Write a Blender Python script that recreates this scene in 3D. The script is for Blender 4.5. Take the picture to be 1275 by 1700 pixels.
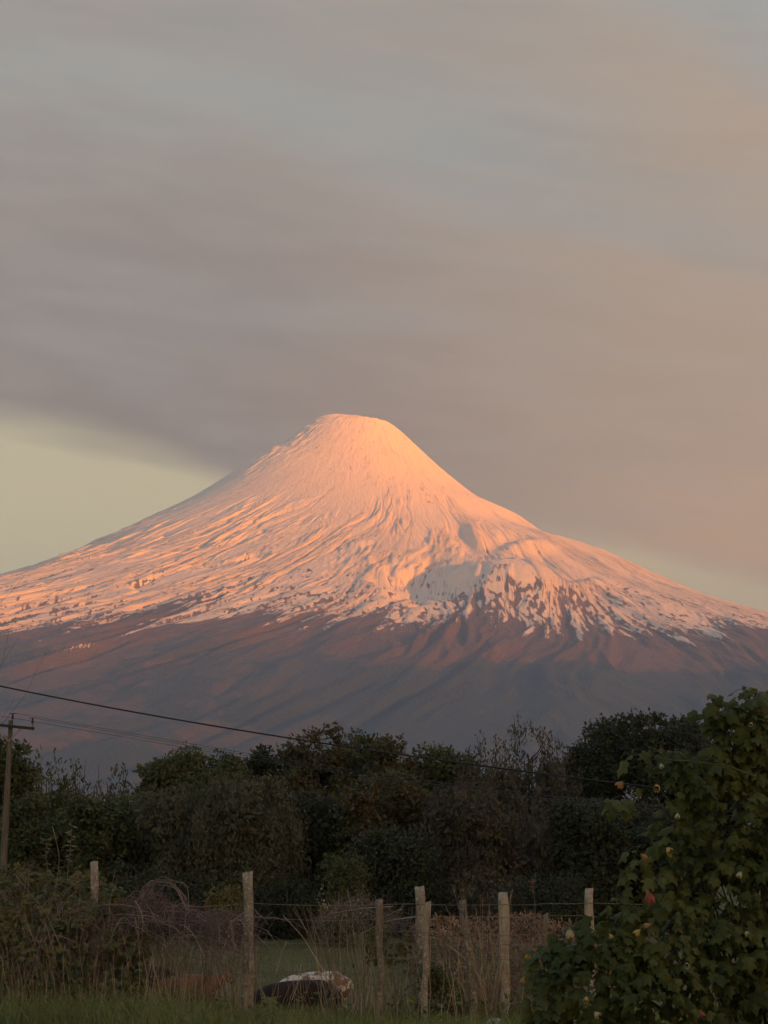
import bpy, bmesh, math, random
import numpy as np
from mathutils import Vector, Matrix
for _o in list(bpy.data.objects): bpy.data.objects.remove(_o)
C = bpy.context.scene
COL = C.collection
rad = math.radians
RS = np.random.RandomState
R0 = random.Random(11)

# ------------------------------------------------------------------ camera
F = 3640.0; PITCH = math.atan(567/3640.0)
cam_d = bpy.data.cameras.new('camera'); cam = bpy.data.objects.new('camera', cam_d); COL.objects.link(cam)
cam_d.sensor_fit = 'VERTICAL'; cam_d.sensor_height = 36.0; cam_d.lens = 36.0*F/1700.0
cam_d.clip_start = 0.3; cam_d.clip_end = 90000
cam.location = (0, 0, 1.6); cam.rotation_euler = (math.pi/2 + PITCH, 0, 0)
C.camera = cam
CP, SP = math.cos(PITCH), math.sin(PITCH)
def at(px, py, Y):
    """world point seen at photo pixel (px,py) at distance Y along the ground"""
    a = (px-637.5)/F; b = (850-py)/F
    dy = CP - b*SP; dz = SP + b*CP
    return Vector((a*Y/dy, Y, 1.6 + dz*Y/dy))

# ------------------------------------------------------------------ render, exposure
C.render.engine = 'CYCLES'
C.view_settings.view_transform = 'Standard'; C.view_settings.look = 'None'
C.view_settings.exposure = 1.55; C.view_settings.gamma = 1.0; C.view_settings.use_curve_mapping = False
C.cycles.max_bounces = 6; C.cycles.diffuse_bounces = 3; C.cycles.glossy_bounces = 2
C.cycles.transmission_bounces = 3; C.cycles.volume_bounces = 4
C.cycles.use_denoising = True
try: C.cycles.denoiser = 'OPENIMAGEDENOISE'
except Exception: pass
C.cycles.sample_clamp_indirect = 4.0

# ------------------------------------------------------------------ node helpers
class V:
    """small operator wrapper round math nodes"""
    def __init__(s, nt, sock): s.nt = nt; s.s = sock
    def _m(s, op, *a, clamp=False):
        n = s.nt.nodes.new('ShaderNodeMath'); n.operation = op; n.use_clamp = clamp
        for i, x in enumerate((s,)+a):
            if isinstance(x, V): s.nt.links.new(x.s, n.inputs[i])
            else: n.inputs[i].default_value = float(x)
        return V(s.nt, n.outputs[0])
    def __add__(s, o): return s._m('ADD', o)
    __radd__ = __add__
    def __sub__(s, o): return s._m('SUBTRACT', o)
    def __rsub__(s, o): return (s*-1.0)+o
    def __mul__(s, o): return s._m('MULTIPLY', o)
    __rmul__ = __mul__
    def __truediv__(s, o): return s._m('DIVIDE', o)
    def clamp(s): return s._m('ADD', 0.0, clamp=True)
    def ss(s, a, b):
        n = s.nt.nodes.new('ShaderNodeMapRange'); n.interpolation_type = 'SMOOTHSTEP'
        s.nt.links.new(s.s, n.inputs['Value'])
        if a < b: n.inputs['From Min'].default_value = a; n.inputs['From Max'].default_value = b
        else:
            n.inputs['From Min'].default_value = b; n.inputs['From Max'].default_value = a
            n.inputs['To Min'].default_value = 1; n.inputs['To Max'].default_value = 0
        return V(s.nt, n.outputs['Result'])
def noise(nt, vec, scale, detail=3, rough=.5, dist=0.0):
    n = nt.nodes.new('ShaderNodeTexNoise'); n.inputs['Scale'].default_value = scale
    n.inputs['Detail'].default_value = detail; n.inputs['Roughness'].default_value = rough
    n.inputs['Distortion'].default_value = dist
    if vec is not None: nt.links.new(vec, n.inputs['Vector'])
    return V(nt, n.outputs['Fac'])
def comb(nt, x, y, z):
    n = nt.nodes.new('ShaderNodeCombineXYZ')
    for i, a in enumerate((x, y, z)):
        if isinstance(a, V): nt.links.new(a.s, n.inputs[i])
        else: n.inputs[i].default_value = a
    return n.outputs[0]
def mixc(nt, fac, a, b, mode='MIX'):
    n = nt.nodes.new('ShaderNodeMix'); n.data_type = 'RGBA'; n.blend_type = mode
    for sock, v in ((n.inputs[0], fac), (n.inputs[6], a), (n.inputs[7], b)):
        if isinstance(v, V): nt.links.new(v.s, sock)
        elif isinstance(v, (int, float)): sock.default_value = v
        elif isinstance(v, tuple): sock.default_value = (*v, 1)
        else: nt.links.new(v, sock)
    return n.outputs[2]
def lin(r, g, b):
    return tuple(((c/255)/12.92 if c/255 <= .04045 else ((c/255+.055)/1.055)**2.4) for c in (r, g, b))

# ------------------------------------------------------------------ sun and sky
SUN_AZ, SUN_EL = 50.0, 5.5      # degrees right of straight behind the camera; above the horizon
sd = Vector((math.sin(rad(SUN_AZ))*math.cos(rad(SUN_EL)), -math.cos(rad(SUN_AZ))*math.cos(rad(SUN_EL)), math.sin(rad(SUN_EL))))
sun_d = bpy.data.lights.new('sun', 'SUN'); sun_d.energy = 5.0; sun_d.angle = rad(0.5); sun_d.color = (1.0, 0.272, 0.004)
sun = bpy.data.objects.new('sun', sun_d); COL.objects.link(sun)
sun.rotation_euler = sd.to_track_quat('Z', 'Y').to_euler(); sun.location = (0, 0, 50)

def build_world():
    w = bpy.data.worlds.new('World'); C.world = w; w.use_nodes = True
    nt = w.node_tree; nt.nodes.clear()
    out = nt.nodes.new('ShaderNodeOutputWorld'); bg = nt.nodes.new('ShaderNodeBackground')
    nt.links.new(bg.outputs[0], out.inputs[0])
    sky = nt.nodes.new('ShaderNodeTexSky'); sky.sky_type = 'NISHITA'; sky.sun_disc = False
    sky.sun_elevation = rad(SUN_EL); sky.sun_rotation = math.atan2(sd.x, sd.y)
    sky.air_density = 1.3; sky.dust_density = 2.5; sky.altitude = 60
    k = nt.nodes.new('ShaderNodeVectorMath'); k.operation = 'SCALE'; k.inputs['Scale'].default_value = 0.10
    nt.links.new(sky.outputs[0], k.inputs[0])
    tc = nt.nodes.new('ShaderNodeTexCoord'); sep = nt.nodes.new('ShaderNodeSeparateXYZ')
    nt.links.new(tc.outputs['Generated'], sep.inputs[0])
    X, Y, Z = (V(nt, sep.outputs[i]) for i in range(3))
    az = X._m('ARCTAN2', Y)*(180/math.pi)             # degrees right of straight ahead
    el = Z._m('ARCSINE')*(180/math.pi)
    # cloud sheet: a slanting, slightly streaky deck
    v1 = comb(nt, az*0.055, el*0.16 + az*0.03, 0.0)
    v2 = comb(nt, az*0.085, el*0.46 + az*0.055, 3.0)
    n1 = noise(nt, v1, 1.0, 3, .45, .6); n2 = noise(nt, v2, 1.0, 4, .5, .5); n3 = noise(nt, v2, 3.2, 4, .55, .3)
    warm = (az + n1*8 - 4).ss(-7, 13)
    # the sheet: mauve grey away from the sun, tan towards it
    cloud = mixc(nt, warm, lin(148,129,115), lin(198,163,126))
    low = (el + n2*4 - 2).ss(12.5, 7.5)*(az + n1*4).ss(3.5, 12.5)
    cloud = mixc(nt, low*0.62, cloud, lin(255,184,118))
    dusk = (el + n2*3-1.5).ss(13.5, 10.2)*(az).ss(5.0, -3.0)
    cloud = mixc(nt, dusk*0.55, cloud, lin(138,116,97))
    thin = ((n1*0.9+n2*0.4) + (el-14)*0.022).ss(0.60, 0.92)
    # a long pale-blue thinning that sinks gently to the right, and a fainter one under it
    bend = (el + az*0.11 + (n2-.5)*3.2 + (n1-.5)*3.0)
    gap1 = bend.ss(17.0, 18.6)*bend.ss(20.9, 19.2)*az.ss(9.0, 1.0)
    gap2 = bend.ss(16.2, 17.0)*bend.ss(18.2, 17.4)*az.ss(-2.0, 2.0)*az.ss(12.0, 6.0)
    cloud = mixc(nt, gap1*.8, cloud, lin(162,170,166))
    cloud = mixc(nt, gap2*.35, cloud, lin(176,166,158))
    dark = bend.ss(10.5, 13.0)*bend.ss(17.5, 15.0)*az.ss(3.0,-6.0)
    cloud = mixc(nt, dark*.45, cloud, lin(137,118,108))
    corner = ((az - 7.5)*0.35 + (el - 19.8)*0.6 + n2*2-1).ss(0.0, 2.2)
    high = (el + n2*4).ss(11, 22)
    cloud = mixc(nt, high*0.40, cloud, lin(174,163,150))
    cloud = mixc(nt, thin*0.55, cloud, lin(155,158,152))
    cloud = mixc(nt, corner*.8*az.ss(24,14), cloud, lin(160,169,168))
    cloud = mixc(nt, (n3-0.5).ss(-.22, .22)*0.26, cloud, lin(190,172,155))
    n5 = noise(nt, comb(nt, az*0.16, el*1.25 + az*0.16, 7.0), 1.0, 6, .62, .8)
    cloud = mixc(nt, (n5-.5).ss(.0, .2)*.09, cloud, lin(132,118,110)); cloud = mixc(nt, (n5-.5).ss(.0, -.2)*.07, cloud, lin(192,182,170))
    # openings near the horizon where clear evening sky shows
    e1 = (el - 10.95 + (az+9.9)*0.16 + (az+9.9)*(az+9.9)*0.008*az.ss(-40,-9) + (n2-.5)*1.6 + (n3-.5)*.55)
    open1 = e1.ss(0.72, -0.45)*(az + (n1-.5)*14 + (el-8)*.5).ss(5.0, -4.0)
    e2 = (el - 8.25 + (az-5.0)*0.30 + (n2-.5)*2.4 + (n3-.5)*1.0)
    open2 = e2.ss(0.5, -0.5)*e2.ss(-1.9,-.9)*az.ss(2.5, 6.5)*0.78
    clear = mixc(nt, 0.9, k.outputs[0], lin(255,232,172))
    clear = mixc(nt, el.ss(7, 13)*.4, clear, lin(175,172,150))
    col = mixc(nt, open1, cloud, clear); col = mixc(nt, open2, col, mixc(nt, .35, clear, lin(240,205,150)))
    # unseen overhead part: deck fades to a blue-grey set to cool the fill light
    col = mixc(nt, (el + n1*10-5).ss(23, 48)*0.9, col, mixc(nt, 0.2, lin(148,168,200), k.outputs[0]))
    nt.links.new(col, bg.inputs['Color']); bg.inputs['Strength'].default_value = 0.362
build_world()

# ------------------------------------------------------------------ object helpers
def mesh_np(name, verts, faces, mat=None, smooth=True):
    """verts (n,3), faces (m,k) with k constant"""
    me = bpy.data.meshes.new(name)
    verts = np.asarray(verts, np.float32); faces = np.asarray(faces, np.int32)
    m, k = faces.shape
    me.vertices.add(len(verts)); me.vertices.foreach_set('co', verts.ravel())
    me.loops.add(m*k); me.loops.foreach_set('vertex_index', faces.ravel())
    me.polygons.add(m); me.polygons.foreach_set('loop_start', np.arange(m, dtype=np.int32)*k)
    try: me.polygons.foreach_set('loop_total', np.full(m, k, np.int32))
    except Exception: pass
    me.polygons.foreach_set('use_smooth', np.full(m, smooth, bool))
    me.update(calc_edges=True)
    if mat: me.materials.append(mat)
    return me
def link(name, data, parent=None, loc=None, **props):
    o = bpy.data.objects.new(name, data); COL.objects.link(o)
    if parent is not None: o.parent = parent
    if loc is not None: o.location = loc
    for k, v in props.items(): o[k] = v
    return o
def thing(name, label, cat, loc=(0, 0, 0), group=None, data=None):
    o = link(name, data, None, loc); o['label'] = label; o['category'] = cat
    if group: o['group'] = group
    return o
def mat_new(name):
    m = bpy.data.materials.new(name); m.use_nodes = True
    nt = m.node_tree; b = nt.nodes['Principled BSDF']
    return m, nt, b
def simple_mat(name, c1, c2, scale=3.0, rough=.8, detail=4, bump=0.0, spec=.2, stretch=(1,1,1), trans=0.0, coord='Object'):
    m, nt, b = mat_new(name)
    tc = nt.nodes.new('ShaderNodeTexCoord'); mp = nt.nodes.new('ShaderNodeMapping')
    mp.inputs['Scale'].default_value = stretch
    nt.links.new(tc.outputs[coord], mp.inputs[0])
    n = noise(nt, mp.outputs[0], scale, detail, .6)
    f = n.ss(.32, .68)
    nt.links.new(mixc(nt, f, c1, c2), b.inputs['Base Color'])
    b.inputs['Roughness'].default_value = rough; b.inputs['Specular IOR Level'].default_value = spec
    if bump:
        bp = nt.nodes.new('ShaderNodeBump'); bp.inputs['Strength'].default_value = bump; bp.inputs['Distance'].default_value = .02
        nt.links.new(n.s, bp.inputs['Height']); nt.links.new(bp.outputs[0], b.inputs['Normal'])
    if trans:
        t = nt.nodes.new('ShaderNodeBsdfTranslucent'); mx = nt.nodes.new('ShaderNodeMixShader')
        nt.links.new(mixc(nt, f, tuple(x*1.2 for x in c1), tuple(x*1.2 for x in c2)), t.inputs[0])
        mx.inputs[0].default_value = trans
        nt.links.new(b.outputs[0], mx.inputs[1]); nt.links.new(t.outputs[0], mx.inputs[2])
        nt.links.new(mx.outputs[0], nt.nodes['Material Output'].inputs[0])
    return m

# ------------------------------------------------------------------ numeric noise
_P = RS(7).permutation(256); _P = np.concatenate([_P, _P, _P])
_G = np.stack([np.cos(np.arange(256)*2*np.pi/256*37), np.sin(np.arange(256)*2*np.pi/256*37)], 1).astype(np.float32)
def pn(x, y, s=0):
    x = np.asarray(x, np.float64)+s*17.31; y = np.asarray(y, np.float64)+s*9.77
    xi = np.floor(x).astype(np.int64); yi = np.floor(y).astype(np.int64)
    fx = (x-xi).astype(np.float32); fy = (y-yi).astype(np.float32)
    u = fx*fx*fx*(fx*(fx*6-15)+10); v = fy*fy*fy*(fy*(fy*6-15)+10)
    def g(ix, iy, dx, dy):
        q = _G[_P[(_P[ix & 255]+iy) & 255]]
        return q[..., 0]*dx+q[..., 1]*dy
    a = g(xi, yi, fx, fy); b = g(xi+1, yi, fx-1, fy); c = g(xi, yi+1, fx, fy-1); d = g(xi+1, yi+1, fx-1, fy-1)
    return 1.5*((a*(1-u)+b*u)*(1-v)+(c*(1-u)+d*u)*v)
def sst(a, b, x):
    t = np.clip((np.asarray(x, float)-a)/(b-a), 0, 1); return t*t*(3-2*t)

# ------------------------------------------------------------------ the volcano
VX, VY = -173.0, 13000.0
RK = np.array([0,120,240,330,450,600,800,1000,1200,1500,1800,2150,2500,3000,3600,4300,5000,6000,7000,8000,9000.])
PL = np.array([2606,2620,2588,2520,2422,2349,2206,2078,1974,1816,1666,1547,1435,1304,1116,912,720,440,220,60,-40.])
PR = np.array([2606,2498,2534,2458,2340,2202,2047,1959,1819,1730,1582,1410,1291,1130,928,751,593,370,190,50,-40.])
PF = np.array([2606,2596,2556,2495,2400,2285,2140,2010,1895,1740,1600,1460,1335,1170,990,800,620,385,200,55,-40.])
def hermite(r, k, v):
    m = np.gradient(v, k); i = np.clip(np.searchsorted(k, r)-1, 0, len(k)-2)
    h = k[i+1]-k[i]; t = (r-k[i])/h
    return (2*t**3-3*t**2+1)*v[i]+(t**3-2*t**2+t)*h*m[i]+(-2*t**3+3*t**2)*v[i+1]+(t**3-t**2)*h*m[i+1]
def volcano_height(r, ph):
    s = np.sin(ph); w = s*s
    h = hermite(r, RK, PF)*(1-w) + np.where(s < 0, hermite(r, RK, PL), hermite(r, RK, PR))*w
    x = r*np.sin(ph); t = r*np.cos(ph)                 # t: towards the viewer
    lr = np.log(np.maximum(r, 60)/800.0)
    u = ph + 0.30*lr                                    # gullies curl a little as they run down
    wp = pn(u*7, lr*1.8, 3)*0.055 + pn(u*22, lr*4, 4)*0.014 + pn(u*60, lr*12, 19)*0.004
    u2 = u + wp; us_ = u2
    # large valleys low down, ribs and hollows on the middle slopes
    mid = sst(950, 1950, r + 380*pn(u*5, lr*1.5, 9)); low = sst(2300, 4600, r); foot = 1-sst(6500, 8500, r)
    h = h + low*(44*pn(u2*5.0, lr*1.2, 1) + 30*(0.5-np.abs(pn(u2*11, lr*2.2, 2))*1.8) + 19*(0.5-np.abs(pn(u2*30, lr*4, 18))*2) + 10*(0.5-np.abs(pn(u2*70, lr*9, 20))*2))*foot
    n1 = pn(u2*25, lr*2.2, 5); n2 = pn(u2*60, lr*5.0, 6); n3 = pn(u2*125, lr*13, 7); n4 = pn(u2*230, lr*30, 11)
    leftw = 0.7+0.55*(1-sst(-0.8, 0.3, ph))
    vary = 0.30+1.0*sst(-.3, .35, pn(u*9+3, lr*5, 16))
    h = h + mid*leftw*vary*(8.5*n1 + 8.0*np.minimum(n2, .10)*1.7 + 6.0*n3 + 4.2*n4 + 22*(.3-np.abs(pn(u2*10.5, lr*1.5, 61))))*(1-0.4*sst(3600, 4600, r))
    # ravines: a steep right wall, a gentle left one
    rv = pn(u2*17+1.7, lr*2.0, 17); h = h - mid*(20*(.6+1.2*(leftw-.7))*sst(.16, .21, rv)*(1-sst(.21, .55, rv)))*leftw*(1-low*.4)
    h = h + (0.30+0.70*mid)*(2.6*pn(us_*75, lr*11, 8) + 1.6*pn(x/17, t/60, 9)) + 0.6*pn(x/9, t/30, 10)
    # steps where old flows end across the slope
    st = pn(u2*9, lr*9, 12); h = h + mid*3.5*sst(-.05, .06, st)*(1-low*.5)
    # wind ribs on the ice cap
    cap = 1-sst(500, 1300, r)
    h = h + cap*sst(60, 240, r)*(2.6*pn(u*9, lr*3, 13)+1.1*pn(u*30+.6*pn(x/60,t/60,19), lr*7, 14))
    # craggy left shoulder under the summit
    h = h + 10*np.exp(-((ph+1.0)/0.40)**2)*sst(200, 330, r)*(1-sst(600, 1000, r))*np.abs(pn(u*26, lr*6, 15))*1.6
    # crater lip line
    h = h + 9*np.exp(-((r-225-20*np.sin(ph*3))/26)**2)*sst(-.6, .7, ph)*(1-sst(1.5,2.4,ph))
    # side cone with its hollow, and the two short ridges above it
    def g(cx, ct, a, b, rot=0.0):
        dx, dt = x-cx, t-ct; c, s_ = math.cos(rot), math.sin(rot)
        return ((dx*c+dt*s_)/a)**2 + ((-dx*s_+dt*c)/b)**2
    h = h + 116*np.exp(-g(825, 2560, 255, 420)**1.3)
    h = h - 95*np.exp(-(g(365, 2600, 190, 340)*(1+.7*pn(x/90, t/160, 55)))**1.6)
    h = h + 26*np.exp(-g(600, 2450, 60, 330, -.15))
    h = h + 44*np.exp(-g(655, 1560, 40, 210, -.12)**1.2) - 26*np.exp(-g(585, 1590, 70, 230, -.12)**1.2)
    h = h + 50*np.exp(-g(905, 1560, 75, 210, .55)**1.2) - 24*np.exp(-g(800, 1610, 80, 230, .5)**1.2)
    h = h + 32*np.exp(-g(1180, 2300, 60, 300, .30))
    h = h - 18*np.exp(-g(1090, 2330, 60, 260, .30))
    return h
def build_volcano():
    ph = np.concatenate([np.linspace(rad(-112), rad(-80), 90, endpoint=False), np.linspace(rad(-80), rad(-40), 210, endpoint=False), np.linspace(rad(-40), rad(50), 760, endpoint=False), np.linspace(rad(50), rad(88), 190, endpoint=False),
                         np.linspace(rad(88), rad(112), 70, endpoint=False), np.linspace(rad(112), rad(248), 60, endpoint=False)])
    r = np.concatenate([np.linspace(2, 600, 50, endpoint=False), np.linspace(600, 1500, 84, endpoint=False),
                        np.linspace(1500, 2600, 90, endpoint=False), np.linspace(2600, 4100, 190, endpoint=False), np.linspace(4100, 4600, 30, endpoint=False), np.linspace(4600, 9000, 90)])
    Rg, Pg = np.meshgrid(r, ph)
    Pw = np.where(Pg > math.pi, Pg-2*math.pi, Pg)
    H = volcano_height(Rg, Pw)
    Xg = VX + Rg*np.sin(Pw); Yg = VY - Rg*np.cos(Pw)
    n, k = Rg.shape
    i = np.arange(n)[:, None]; j = np.arange(k-1)[None, :]; i2 = (i+1) % n
    faces = np.stack([i*k+j, i*k+j+1, i2*k+j+1, i2*k+j], -1).reshape(-1, 4)
    verts = np.stack([Xg, Yg, H], -1).reshape(-1, 3)
    me = mesh_np('volcano', verts, faces)
    # ground cover: where snow lies, where forest grows
    x = Rg*np.sin(Pw); t = Rg*np.cos(Pw); lr = np.log(np.maximum(Rg, 60)/800.0); u = Pw+0.30*lr
    dHr = np.gradient(H, axis=1)/np.gradient(Rg, axis=1)
    dHt = np.gradient(H, axis=0)/np.maximum(np.gradient(Pg, axis=0)*Rg, .5)
    conc = H - (np.roll(H, 5, 0)+np.roll(H, -5, 0))/2          # >0 on ribs, <0 in gullies
    us = u + pn(u*7, lr*1.8, 3)*0.055 + pn(u*22, lr*4, 4)*0.014 + pn(u*60, lr*12, 19)*0.004
    zs = 985 + 125*pn(us*10, lr*1.2, 21) + 105*pn(us*30, lr*1.8, 22) + 60*pn(us*75, lr*3, 23) + 50*pn(us*170, lr*7, 27) + 14*pn(x/14, t/70, 24)
    zs = zs + 55*np.exp(-((x+250)/700)**2)*(t > 0) - 15*np.exp(-((x-900)/260)**2)*(t > 0) + 110*np.exp(-((x-1180)/130)**2)*(t > 2600)
    margin = H - zs + conc*3
    band = sst(520, 0, 0) if False else 1-sst(60, 620, H-zs)
    q = 0.75*pn(us*150, lr*20, 25) + 0.6*pn(x/20, t/90, 26) + 0.45*pn(x/9, t/45, 27) + .45*pn(us*30, lr*6, 29)
    crag = np.exp(-(((x-760)/330)**2+((t-2850)/230)**2)) + .55*np.exp(-(((x-1400)/420)**2+((t-2300)/300)**2)) + .35*np.exp(-(((x-300)/200)**2+((t-2050)/90)**2))
    thr = 0.98 - 0.80*band**1.5 - 0.30*crag + 0.02*np.clip(conc, -8, 12)
    rock = (q-thr) - 2*(1-sst(1300, 1800, Rg))
    zt = 735 + 60*pn(u*8, lr*3, 41) + 40*pn(u*24, lr*8, 42) + 22*pn(x/60, t/60, 43) + 12*pn(x/22, t/22, 44)
    leftm = 1-sst(-650, 150, x)
    forest = sst(-14, 16, zt-H)
    bare = sst(-.06, .12, pn(u*11+lr*1.2, lr*6, 45)+0.5*pn(x/150, t/210, 46)+0.2*pn(x/50, t/60, 48)-0.02)*leftm
    forest = forest*(1-0.8*bare)
    fl = sst(.05, .2, pn(u*14, lr*5, 47)+.4*pn(x/90, t/90, 49))*leftm*sst(1150, 800, H) if False else sst(.05, .2, pn(u*14, lr*5, 47)+.4*pn(x/90, t/90, 49))*leftm*(1-sst(760, 1000, H))
    forest = np.maximum(forest, fl*.9)
    tone = 0.5+0.5*np.clip(pn(u*18, lr*5, 51)+.6*pn(x/80, t/80, 52), -1, 1)
    ca = me.color_attributes.new('cover', 'FLOAT_COLOR', 'POINT')
    ca.data.foreach_set('color', np.stack([np.clip(margin/400+.5, 0, 1), forest, tone, np.clip(rock/2+.5, 0, 1)], -1).astype(np.float32).ravel())
    fl_ = me.attributes.new('flow', 'FLOAT_VECTOR', 'POINT')
    fl_.data.foreach_set('vector', np.stack([us*260, lr*13, us*0], -1).astype(np.float32).ravel())
    x_ = x; ro_ = me.attributes.new('rough', 'FLOAT', 'POINT'); ro_.data.foreach_set('value', ((sst(1000, 1900, Rg+330*pn(u*5, lr*1.5, 9))*.95+.05)*(1-.8*np.exp(-(((x-375)/210)**2+((t-2560)/360)**2)**2))).astype(np.float32).ravel())
    m, nt, b = mat_new('volcano_ground')
    a = nt.nodes.new('ShaderNodeVertexColor'); a.layer_name = 'cover'
    sp = nt.nodes.new('ShaderNodeSeparateColor'); nt.links.new(a.outputs[0], sp.inputs[0])
    S, G, T = (V(nt, sp.outputs[i]) for i in range(3))
    tc = nt.nodes.new('ShaderNodeTexCoord')
    fa = nt.nodes.new('ShaderNodeAttribute'); fa.attribute_name = 'flow'
    fn = noise(nt, fa.outputs['Vector'], 1.0, 4, .62, .25); fn2 = noise(nt, fa.outputs['Vector'], 1.5, 5, .68, .4)
    M_ = (S-0.5)*400; RK_ = (V(nt, a.outputs['Alpha'])-0.5)*2
    nf = noise(nt, tc.outputs['Object'], 0.07, 5, .65); ng = noise(nt, tc.outputs['Object'], 0.018, 4, .6)
    ash = mixc(nt, T, (0.170, 0.108, 0.100), (0.095, 0.076, 0.080))
    ash = mixc(nt, nf.ss(.35, .7)*.5, ash, (0.18, 0.125, 0.112))
    wood = mixc(nt, nf.ss(.35, .65), (0.042, 0.062, 0.074), (0.062, 0.082, 0.092))  # some of the haze's blue is put into the forest colour
    wood = mixc(nt, ng.ss(.5, .7)*.25, wood, (0.09, 0.066, 0.056))
    g1 = mixc(nt, G, ash, wood)
    cover = (M_ + (fn-0.5)*300 + (fn2-.5)*150 + (nf-.5)*90).ss(-12, 12)
    crag_ = (RK_ + (fn2-0.5)*1.15 + (fn-.5)*.45).ss(-.02, .07)
    # thin rock ribs standing out of the snow, drawn out down the slope
    mp_ = nt.nodes.new('ShaderNodeMapping'); mp_.inputs['Scale'].default_value = (.55, .42, 1); nt.links.new(fa.outputs['Vector'], mp_.inputs[0])
    f3 = noise(nt, mp_.outputs[0], 1.0, 3, .55, .7); mp2 = nt.nodes.new('ShaderNodeMapping'); mp2.inputs['Scale'].default_value = (.09, .35, 1); mp2.inputs['Location'].default_value = (5, 3, 0)
    nt.links.new(fa.outputs['Vector'], mp2.inputs[0]); f4 = noise(nt, mp2.outputs[0], 1.0, 3, .6)
    rib = (f3-.5)._m('ABSOLUTE').ss(.022, .006)*(f4+(RK_+.75)*.20).ss(.50, .60)*(RK_+1.35).ss(0, .15)
    s2 = cover*(1-crag_*.94)*(1-rib*.85)
    nt.links.new(mixc(nt, s2, g1, (0.84, 0.73, 0.585)), b.inputs['Base Color'])
    b.inputs['Roughness'].default_value = .75; b.inputs['Specular IOR Level'].default_value = .15
    fa2 = nt.nodes.new('ShaderNodeAttribute'); fa2.attribute_name = 'rough'
    bp = nt.nodes.new('ShaderNodeBump'); bp.inputs['Strength'].default_value = .7; bp.inputs['Distance'].default_value = 19.0
    nt.links.new((nf*(1-s2*.8) + noise(nt, tc.outputs['Object'], 0.16, 3, .6)*0.22 + (fn*.52+fn2*.60)*(M_.ss(1100,500)*.0+1)*V(nt, fa2.outputs['Fac']) - s2*(-.12)).s, bp.inputs['Height']); nt.links.new(bp.outputs[0], b.inputs['Normal'])
    me.materials.append(m)
    o = link('volcano', me, None, None, kind='structure', label='snow-capped cone-shaped volcano glowing orange in low sun')
    return o
build_volcano()

# ------------------------------------------------------------------ ground (one sheet out to the horizon)
GK = np.array([-60, 0, 14, 20, 22, 26, 34, 44, 50, 58, 66, 76, 88, 100, 140, 400, 3000, 60000.])
GZ = np.array([-.2, 0, 0, 0, -.02, -.28, -1.15, -2.2, -2.62, -2.72, -2.38, -1.85, -1.3, -1.15, -1.0, -1.0, -1.0, -1.0])
def gz(x, y):
    x = np.asarray(x, float); y = np.asarray(y, float)
    z = np.interp(y + 1.2*pn(x/14, y/14, 60)*sst(23, 40, y), GK, GZ)
    near = 1-sst(200, 600, np.hypot(x, y))
    return z + near*(0.10*pn(x/9, y/9, 61)*sst(24, 50, y) + 0.03*pn(x/2.2, y/2.2, 62)*sst(20, 23, y))
def build_ground():
    def axis(lo, hi, step, far):
        a = list(np.arange(lo, hi+step, step)); s = step; b = hi
        while b < far: s *= 1.35; b = min(b+s, far); a.append(b)
        s = step; b = lo
        while b > -20000: s *= 1.35; b = max(b-s, -20000); a.insert(0, b)
        return np.array(a)
    xs = axis(-40, 40, .8, 20000); ys = axis(-10, 110, .6, 22500)
    X, Y = np.meshgrid(xs, ys); Z = gz(X, Y)
    n, k = X.shape; i = np.arange(n-1)[:, None]; j = np.arange(k-1)[None, :]
    f = np.stack([i*k+j, i*k+j+1, (i+1)*k+j+1, (i+1)*k+j], -1).reshape(-1, 4)
    m, nt, b = mat_new('meadow_ground')
    tc = nt.nodes.new('ShaderNodeTexCoord')
    a1 = noise(nt, tc.outputs['Object'], .35, 5, .6); a2 = noise(nt, tc.outputs['Object'], 6.0, 5, .65)
    c = mixc(nt, a1.ss(.4, .65), (0.085, 0.100, 0.038), (0.130, 0.120, 0.055))
    c = mixc(nt, a2.ss(.45, .7)*.6, c, (0.060, 0.060, 0.030))
    nt.links.new(c, b.inputs['Base Color']); b.inputs['Roughness'].default_value = .95; b.inputs['Specular IOR Level'].default_value = .1
    bp = nt.nodes.new('ShaderNodeBump'); bp.inputs['Strength'].default_value = .6; bp.inputs['Distance'].default_value = .08
    nt.links.new(a2.s, bp.inputs['Height']); nt.links.new(bp.outputs[0], b.inputs['Normal'])
    link('ground', mesh_np('ground', np.stack([X, Y, Z], -1).reshape(-1, 3), f, m), None, None, kind='structure', label='green grazing meadow dipping away behind the wire fence')
build_ground()

# unseen wooded rise added behind the viewer, sunward, to keep the foreground in shade
def build_shade_hills():
    a = np.linspace(-900, 900, 91); d = np.linspace(0, 1, 26)
    A, D = np.meshgrid(a, d)
    cdir = np.array([math.sin(rad(SUN_AZ)), -math.cos(rad(SUN_AZ))]); side = np.array([cdir[1], -cdir[0]])
    dist = 330 + D*700
    H = 118*np.sin(np.pi*np.clip(D, 0, 1))**1.2*(0.86+.28*pn(A/160, D*3, 70))*(1-sst(650, 900, np.abs(A))) - 3 + 6*pn(A/30, D*20, 71)*np.sin(np.pi*D)
    X = cdir[0]*dist + side[0]*A; Y = cdir[1]*dist + side[1]*A
    n, k = X.shape; i = np.arange(n-1)[:, None]; j = np.arange(k-1)[None, :]
    f = np.stack([i*k+j, i*k+j+1, (i+1)*k+j+1, (i+1)*k+j], -1).reshape(-1, 4)
    link('shade_hills', mesh_np('shade_hills', np.stack([X, Y, H], -1).reshape(-1, 3), f, simple_mat('shade_hill_woods', (.035, .045, .02), (.06, .07, .03), .05)), None, None, kind='structure', label='unseen dark wooded hill behind the viewer, added to shade the foreground')
build_shade_hills()

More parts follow.
